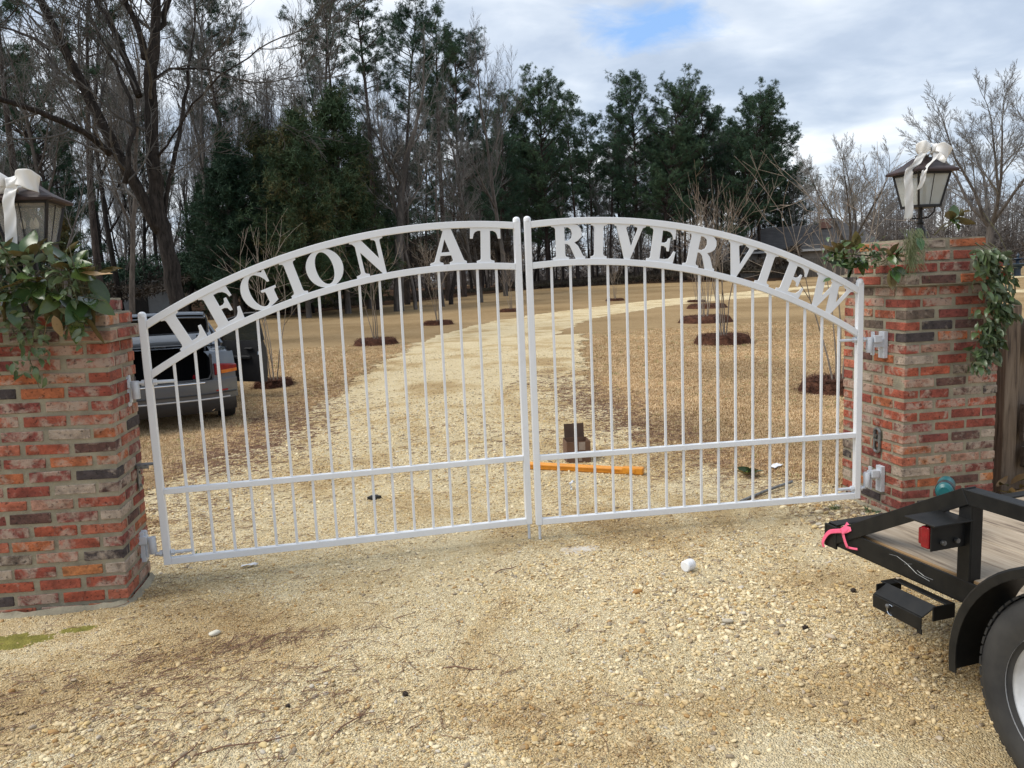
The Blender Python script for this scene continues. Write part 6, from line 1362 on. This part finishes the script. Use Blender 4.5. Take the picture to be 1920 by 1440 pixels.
na=texn(nt,'noise',2.5,coords(nt),Detail=4); bigp=texn(nt,'noise',.75,oi.outputs['Location'],Detail=5,Roughness=.6,Distortion=.6)
nt.links.new(mixc(nt,1,mixc(nt,1,pc,ramp(nt,na.outputs[0],[(.3,.75),(.7,1.15)]),'MULTIPLY'),ramp(nt,bigp.outputs[0],GTONE),'MULTIPLY'),b.inputs['Base Color'])
M_peb=m
rs=np.random.RandomState(17)
def inview(x,y,z=0,mx=1.25):
    d=np.stack([x-CP.x,y-CP.y,np.full_like(x,z)-CP.z],-1); zz=d@np.array(f1); px=d@np.array(r2)/zz*1461.83; py=-(d@np.array(u2))/zz*1461.83
    return (zz>.3)&(np.abs(px)<960*mx)&(py<720*mx+30)&(py>-720*mx)
def gravel_pts(n,y0,y1,x0,x1,dens=None,margin=0):
    x=rs.uniform(x0,x1,n); y=y0+(y1-y0)*rs.uniform(0,1,n); k=inview(x,y); x,y=x[k],y[k]
    d=np.array([drive_d(a,b_) for a,b_ in zip(x,y)]); k=d>margin; x,y,d=x[k],y[k],d[k]
    if dens is not None: k=rs.uniform(0,1,len(x))<dens(x,y,d); x,y=x[k],y[k]
    return x,y
PB=[(pebble(i),M_peb) for i in range(8)]
def patch(x,y,sc=.9,s=0): return np.array([noise.noise(Vector((a*sc,b_*sc,s)))*.5+.5+.25*noise.noise(Vector((a*sc*4,b_*sc*4,s+5))) for a,b_ in zip(x,y)])
X=[];Yy=[];SZ=[]
def addp(x,y,lo,hi,pw=2.2):
    s_=lo+(hi-lo)*rs.uniform(0,1,len(x))**pw; X.append(x);Yy.append(y);SZ.append(s_)
x,y=gravel_pts(330000,-2.3,1.2,-3.3,4.2); k=rs.uniform(0,1,len(x))<np.clip((patch(x,y)-.22)*2.1,.12,1); addp(x[k],y[k],.0045,.0130,1.8)
x,y=gravel_pts(15000,-2.3,1.6,-3.3,4.2); k=rs.uniform(0,1,len(x))<np.clip((patch(x,y,.8,3)-.36)*2.6,.03,1); addp(x[k],y[k],.012,.030,2.8)
x,y=gravel_pts(80000,1.2,5.5,-3.2,2.8); k=rs.uniform(0,1,len(x))<np.clip((patch(x,y,1.1,6)-.2)*2,.1,1); addp(x[k],y[k],.007,.019,1.8)
x,y=gravel_pts(14000,1.2,7,-3.2,3.2); addp(x,y,.014,.034,2.5)
x,y=gravel_pts(12000,5.5,14,-3.2,4.4); addp(x,y,.012,.026,1.8)
# stray stones washed out over the grass edge
x=rs.uniform(-4.2,3.6,16000); y=rs.uniform(.0,9,16000); k=inview(x,y); x,y=x[k],y[k]; d=np.array([drive_d(a,b_) for a,b_ in zip(x,y)]); k=(d<0.02)&(rs.uniform(0,1,len(x))<.6*np.exp(d*5.5)); addp(x[k],y[k],.012,.034,2.)
# stonier patches and washed out hollows
for cx,cy,sx,sy,n_,hi in ((.65,-1.15,.35,.28,1500,.034),(.10,-.40,.55,.14,1100,.026),(-2.1,-1.75,.5,.35,1300,.034),(1.15,-1.7,.4,.3,700,.03),(-.2,-1.9,.6,.25,900,.03),(-.1,-.75,.3,.15,500,.024),(1.4,-.5,.5,.25,900,.026)):
    x=rs.normal(cx,sx,n_); y=rs.normal(cy,sy,n_); addp(x,y,.011,hi,2.4)
# stones by the right pillar foot
x=rs.uniform(1.7,2.7,900); y=rs.uniform(-.75,.35,900); addp(x,y,.012,.055,2.4)
x=np.concatenate(X);y=np.concatenate(Yy);s_=np.concatenate(SZ); z=np.array([gz(a,b_) for a,b_ in zip(x,y)]); n=len(x)
sc=np.column_stack([s_*rs.uniform(.8,1.35,n),s_*rs.uniform(.7,1.1,n),s_*rs.uniform(.6,1.0,n)])
scatter('gravel',np.column_stack([x,y,z+s_*.10]),np.column_stack([rs.normal(0,.25,n),rs.normal(0,.25,n),rs.uniform(0,6.28,n)]),sc,PB,'loose tan, cream and ochre pebbles lying over the drive','gravel')
print('pebbles',n)
# dormant grass tufts
def tuft(seed,h=.05,nb=9,flat=.9,w_=.0035):
    r=np.random.RandomState(seed); V=[];F=[]
    for i in range(nb):
        a=r.uniform(0,6.28); tl=r.uniform(.3,1)*flat; c=np.array([r.normal(0,.022),r.normal(0,.022),-.004]); d=np.array([math.cos(a)*tl,math.sin(a)*tl,1-.55*tl]); d/=np.linalg.norm(d); L=h*r.uniform(.6,1.3); s_=np.array([-math.sin(a),math.cos(a),0])*w_*r.uniform(.7,1.3)
        p1=c+d*L*.55; p2=c+d*L+np.array([0,0,-L*.25*tl]); b0=len(V); V+=[c-s_,c+s_,p1+s_*.8,p1-s_*.8,p2+s_*.1,p2-s_*.1]; F+=[(b0,b0+1,b0+2,b0+3),(b0+3,b0+2,b0+4,b0+5)]
    return np_mesh('grass_tuft',V,F)
m=newmat('dry_grass_blades'); nt=m.node_tree; b=pbsdf(m); b.inputs['Roughness'].default_value=.9; b.inputs['Specular IOR Level'].default_value=.15
oi=N(nt,'ShaderNodeObjectInfo'); ln=texn(nt,'noise',.5,None); nt.links.new(oi.outputs['Location'],ln.inputs['Vector'])
gc=ramp(nt,oi.outputs['Random'],[(0,(.42,.275,.14)),(.25,(.58,.405,.225)),(.5,(.66,.485,.29)),(.75,(.50,.34,.185)),(.93,(.74,.58,.38)),(.985,(.26,.27,.10))])
nt.links.new(mixc(nt,1,gc,ramp(nt,ln.outputs[0],[(.35,.78),(.65,1.12)]),'MULTIPLY'),b.inputs['Base Color'])
TF=[(tuft(i,.030+.004*(i%3),15,.9,.0024),m) for i in range(6)]
X=[];Yy=[];SZ=[]
for (n,a0,a1,x0,x1,sz) in ((80000,.1,3.,-5,4.2,.95),(95000,3,8,-7,7,1.15),(80000,8,17,-8,11,1.3)):
    x=rs.uniform(x0,x1,n); y=rs.uniform(a0,a1,n); k=inview(x,y); x,y=x[k],y[k]
    if a0<15: d=np.array([drive_d(a,b_) for a,b_ in zip(x,y)]) 
    else:
        d=np.full(len(x),-1.)
        for (cx,cy,w_) in [(1.5,15.4,3.9)]+DRV:
            pass
        Pc=[(1.5,15.4,3.9)]+DRV
        for (ax,ay,aw),(bx_,by,bw_) in zip(Pc,Pc[1:]):
            t_=np.clip(((x-ax)*(bx_-ax)+(y-ay)*(by-ay))/((bx_-ax)**2+(by-ay)**2),0,1); dd=np.hypot(x-ax-t_*(bx_-ax),y-ay-t_*(by-ay)); d=np.maximum(d,aw/2-.1-dd)
    k=(d<-.06)|((d<.05)&(rs.uniform(0,1,len(x))<.3)); k&=rs.uniform(0,1,len(x))<np.clip(1.15-y/17.,.0,1); x,y=x[k],y[k]; X.append(x);Yy.append(y);SZ.append(sz*rs.uniform(.7,1.2,len(x)))
x=np.concatenate(X);y=np.concatenate(Yy);s_=np.concatenate(SZ);n=len(x); z=np.array([tz(a,b_) for a,b_ in zip(x,y)])
scatter('grass',np.column_stack([x,y,z]),np.column_stack([np.zeros(n),np.zeros(n),rs.uniform(0,6.28,n)]),np.column_stack([s_,s_,s_*.9]),TF,'short tan dormant grass blades matted over the lawn','grass')
print('tufts',n)
# pine needles and debris on the gravel
def needle(seed):
    mb=MB(); rg=random.Random(seed); c=rg.uniform(-.12,.12); mb.tube([(-.5,0,.004),(-.15,c*.5,.012),(.2,c*.7,.006),(.5,0,.003)],[.007,.009,.009,.005],3,cap=False); me=bpy.data.meshes.new('needle'); me.from_pydata(mb.v,[],mb.f); return me
M_ndl=simple('fallen_pine_needles',(.22,.12,.075),(.13,.07,.045),8,.9)
ND=[(needle(i),M_ndl) for i in range(4)]
X=[];Yy=[];RR=[]
for (cx,cy,sx,sy,n,a) in ((-1.75,-1.05,.35,.12,110,.7),(-1.50,-1.30,.40,.10,110,.3),(-1.40,-.92,.25,.05,110,.9),(-1.8,-1.65,.4,.25,110,.4),(-1.2,-1.75,.4,.2,60,.9),(-2.2,-1.2,.3,.2,70,.2),(-1.05,-1.45,.3,.2,50,1.0),(.0,-.9,1.4,.8,160,.5),(1.75,3.8,.30,1.6,1500,.2),(1.8,6.5,.4,1.2,500,.1),(-2.2,5.2,.4,1.3,1100,.1),(-2.4,3.4,.35,1.1,900,.15),(-1.9,7.6,.4,1.5,450,.1),(.2,2.5,1.0,1.2,500,.3),(-2.3,1.2,.4,.7,500,.3),(1.9,1.3,.35,.6,700,.2),(2.1,-.1,.25,.2,180,.4)):
    x=rs.normal(cx,sx,n); y=rs.normal(cy,sy,n); X.append(x);Yy.append(y);RR.append(a+rs.normal(0,.6,n))
x=np.concatenate(X);y=np.concatenate(Yy);r_=np.concatenate(RR);n=len(x); z=np.array([gz(a,b_) for a,b_ in zip(x,y)])+.006; L=rs.uniform(.05,.12,n); w_=np.where(y>2.5,.34,.17)
scatter('pine_needles',np.column_stack([x,y,z]),np.column_stack([rs.normal(0,.3,n),rs.normal(0,.12,n),r_]),np.column_stack([L,w_,w_]),ND,'fallen brown pine needles in drifts on the gravel','pine needles')
# moss, weeds, cones, twigs
M_moss=simple('yellow_green_moss',(.26,.23,.06),(.15,.14,.035),18,1.,bs=120,bstr=1.,bd=.01,detail=8,spec=.1)
def blob(name,cx,cy,rx,ry,h,mat,label,cat,seed,kind='stuff'):
    V=[(cx,cy,gz(cx,cy)+h)];F=[];nr,na=9,64
    for i in range(1,nr+1):
        u=i/nr
        for k in range(na):
            a=2*math.pi*k/na; e=1+.30*noise.noise(Vector((math.cos(a)*2,math.sin(a)*2,seed)))+.22*noise.noise(Vector((math.cos(a)*8,math.sin(a)*8,seed+2)))
            x=cx+rx*u*e*math.cos(a); y=cy+ry*u*e*math.sin(a); V.append((x,y,gz(x,y)+h*(1-u**2)*(.6+.8*abs(noise.noise(Vector((x*26,y*26,seed)))))-.0035*(i==nr)))
    mb=MB(); mb.add(V,[(0,1+k,1+(k+1)%na) for k in range(na)]+[(1+(i-1)*na+k,1+i*na+k,1+i*na+(k+1)%na,1+(i-1)*na+(k+1)%na) for i in range(1,nr) for k in range(na)])
    o=mb.build(name,mat,None,smooth=True); return tag(o,label,cat,kind=kind)
blob('moss',-2.72,-.62,.24,.09,.010,M_moss,'yellow green moss patch on the ground below the left pillar','moss',3)
blob('moss',-2.40,-.56,.10,.035,.007,M_moss,'thin moss fringe beside the left pillar front corner','moss',5)
M_pt=simple('spilled_white_paint',(.50,.48,.44),(.40,.34,.25),9,.9)
blob('white_dust_patch',.22,-.16,.13,.07,.004,simple('white_dust',(.60,.56,.50),(.46,.38,.27),16,.95),'faint white dust on the gravel right of the drop rods','dust patch',9)
M_weed=simple('small_weed_green',(.10,.15,.05),(.06,.10,.04),12,.6)
rg=random.Random(4)
for (cx,cy,lb) in ((2.22,-.02,'small green weed at the foot of the right pillar inner corner'),(2.02,.10,'bluish weed tuft under the right gate leaf'),(-2.05,.35,'weed tuft behind the left gate hinge')):
    e=empty('weed',(cx,cy,gz(cx,cy)),0,lb,'weed'); mb=MB(); 
    me_=leafmesh('blade',M_weed,.16,.5,.2,2)
    o=joined(e,[me_],[((rg.gauss(0,.02),rg.gauss(0,.02),0),(rg.gauss(0,.7),rg.gauss(0,.7),1),rg.uniform(.02,.05)) for k in range(40)],'blades',rg)
for k,(cx,cy,s_,lb) in enumerate(((.924,-1.441,.014,'dark pine cone on the gravel, lower centre right of the pipe cap'),(-1.302,-1.542,.010,'small dark cone on the gravel at lower left'),(-.852,-1.574,.012,'dark flattened cone on the gravel at lower centre left'),(1.36,-1.13,.015,'round brown cone on the gravel left of the trailer corner'))):
    e=empty('pine_cone',(cx,cy,gz(cx,cy)+s_*.6),k*1.3,lb,'pine cone'); mb=MB(); mb.lathe([(0,-s_),(s_*.6,-s_*.7),(s_*.8,-s_*.1),(s_*.5,s_*.7),(0,s_)],10,axis='x'); mb.build('core',M_cone,e,smooth=True)
    mb=MB()
    for i in range(34):
        t_=i/34; a=i*2.4; rr_=s_*.85*math.sin(math.pi*(.12+.8*t_)); x_=-s_+2*s_*t_; c=Vector((x_,math.cos(a)*rr_,math.sin(a)*rr_)); mb.box(c,(s_*.22,s_*.35,s_*.10),rot=(a,0,.5))
    mb.build('scales',M_cone,e)['kind']='stuff'
for k,(cx,cy,a,L,lb) in enumerate(((-.60,-1.42,-.35,.20,'thin twig on the gravel at lower centre'),(-1.42,-1.78,.12,.34,'longest straight twig near the bottom left of the gravel'),(-1.62,-1.80,1.2,.22,'forked twig at the bottom left corner of the gravel'),(-1.05,-1.72,.9,.24,'curved twig crossing the gravel below the left gate leaf'),(-.25,-.38,.4,.16,'short stick just in front of the left leaf bottom rail'))):
    e=empty('twig',(cx,cy,gz(cx,cy)+.006),a,lb,'twig'); mb=MB(); mb.tube([(-L/2,0,0),(-L/5,.012,.004),(L/6,-.006,.003),(L/2,.01,0)],[.0028,.0032,.0026,.0014],5); mb.tube([(L/6,-.006,.003),(L/3,.045,.004)],[.002,.001],4); mb.build('stick',M_ndl,e,smooth=True)
for k,(cx,cy,s_,c,lb) in enumerate(((.34,-.86,.032,(.46,.24,.08),'orange brown stone on the gravel below the pipe cap'),(.52,-.90,.022,(.62,.55,.40),'pale stone beside the orange brown stone'),(.98,-1.55,.030,(.60,.50,.36),'tan stone lowest on the gravel left of the trailer wheel'),(.62,-1.30,.030,(.52,.46,.36),'greyish cobble in the stony patch at lower centre'),(-1.72,-.80,.034,(.75,.70,.58),'white stone near the left pillar corner'),(1.05,-.55,.026,(.66,.58,.42),'flat pale stone right of the pipe cap'))):
    me=pebble(3*k+3); mm=simple('stone_%s'%('abcdefg'[k]),c,tuple(v*.7 for v in c),30,.8); me.materials.append(mm); o=bpy.data.objects.new('stone',me); link(o); o.location=(cx,cy,gz(cx,cy)+s_*.3); o.scale=(s_*1.7,s_*1.25,s_*1.2); o.rotation_euler=(0,0,k*.9+.2); tag(o,lb,'stone')
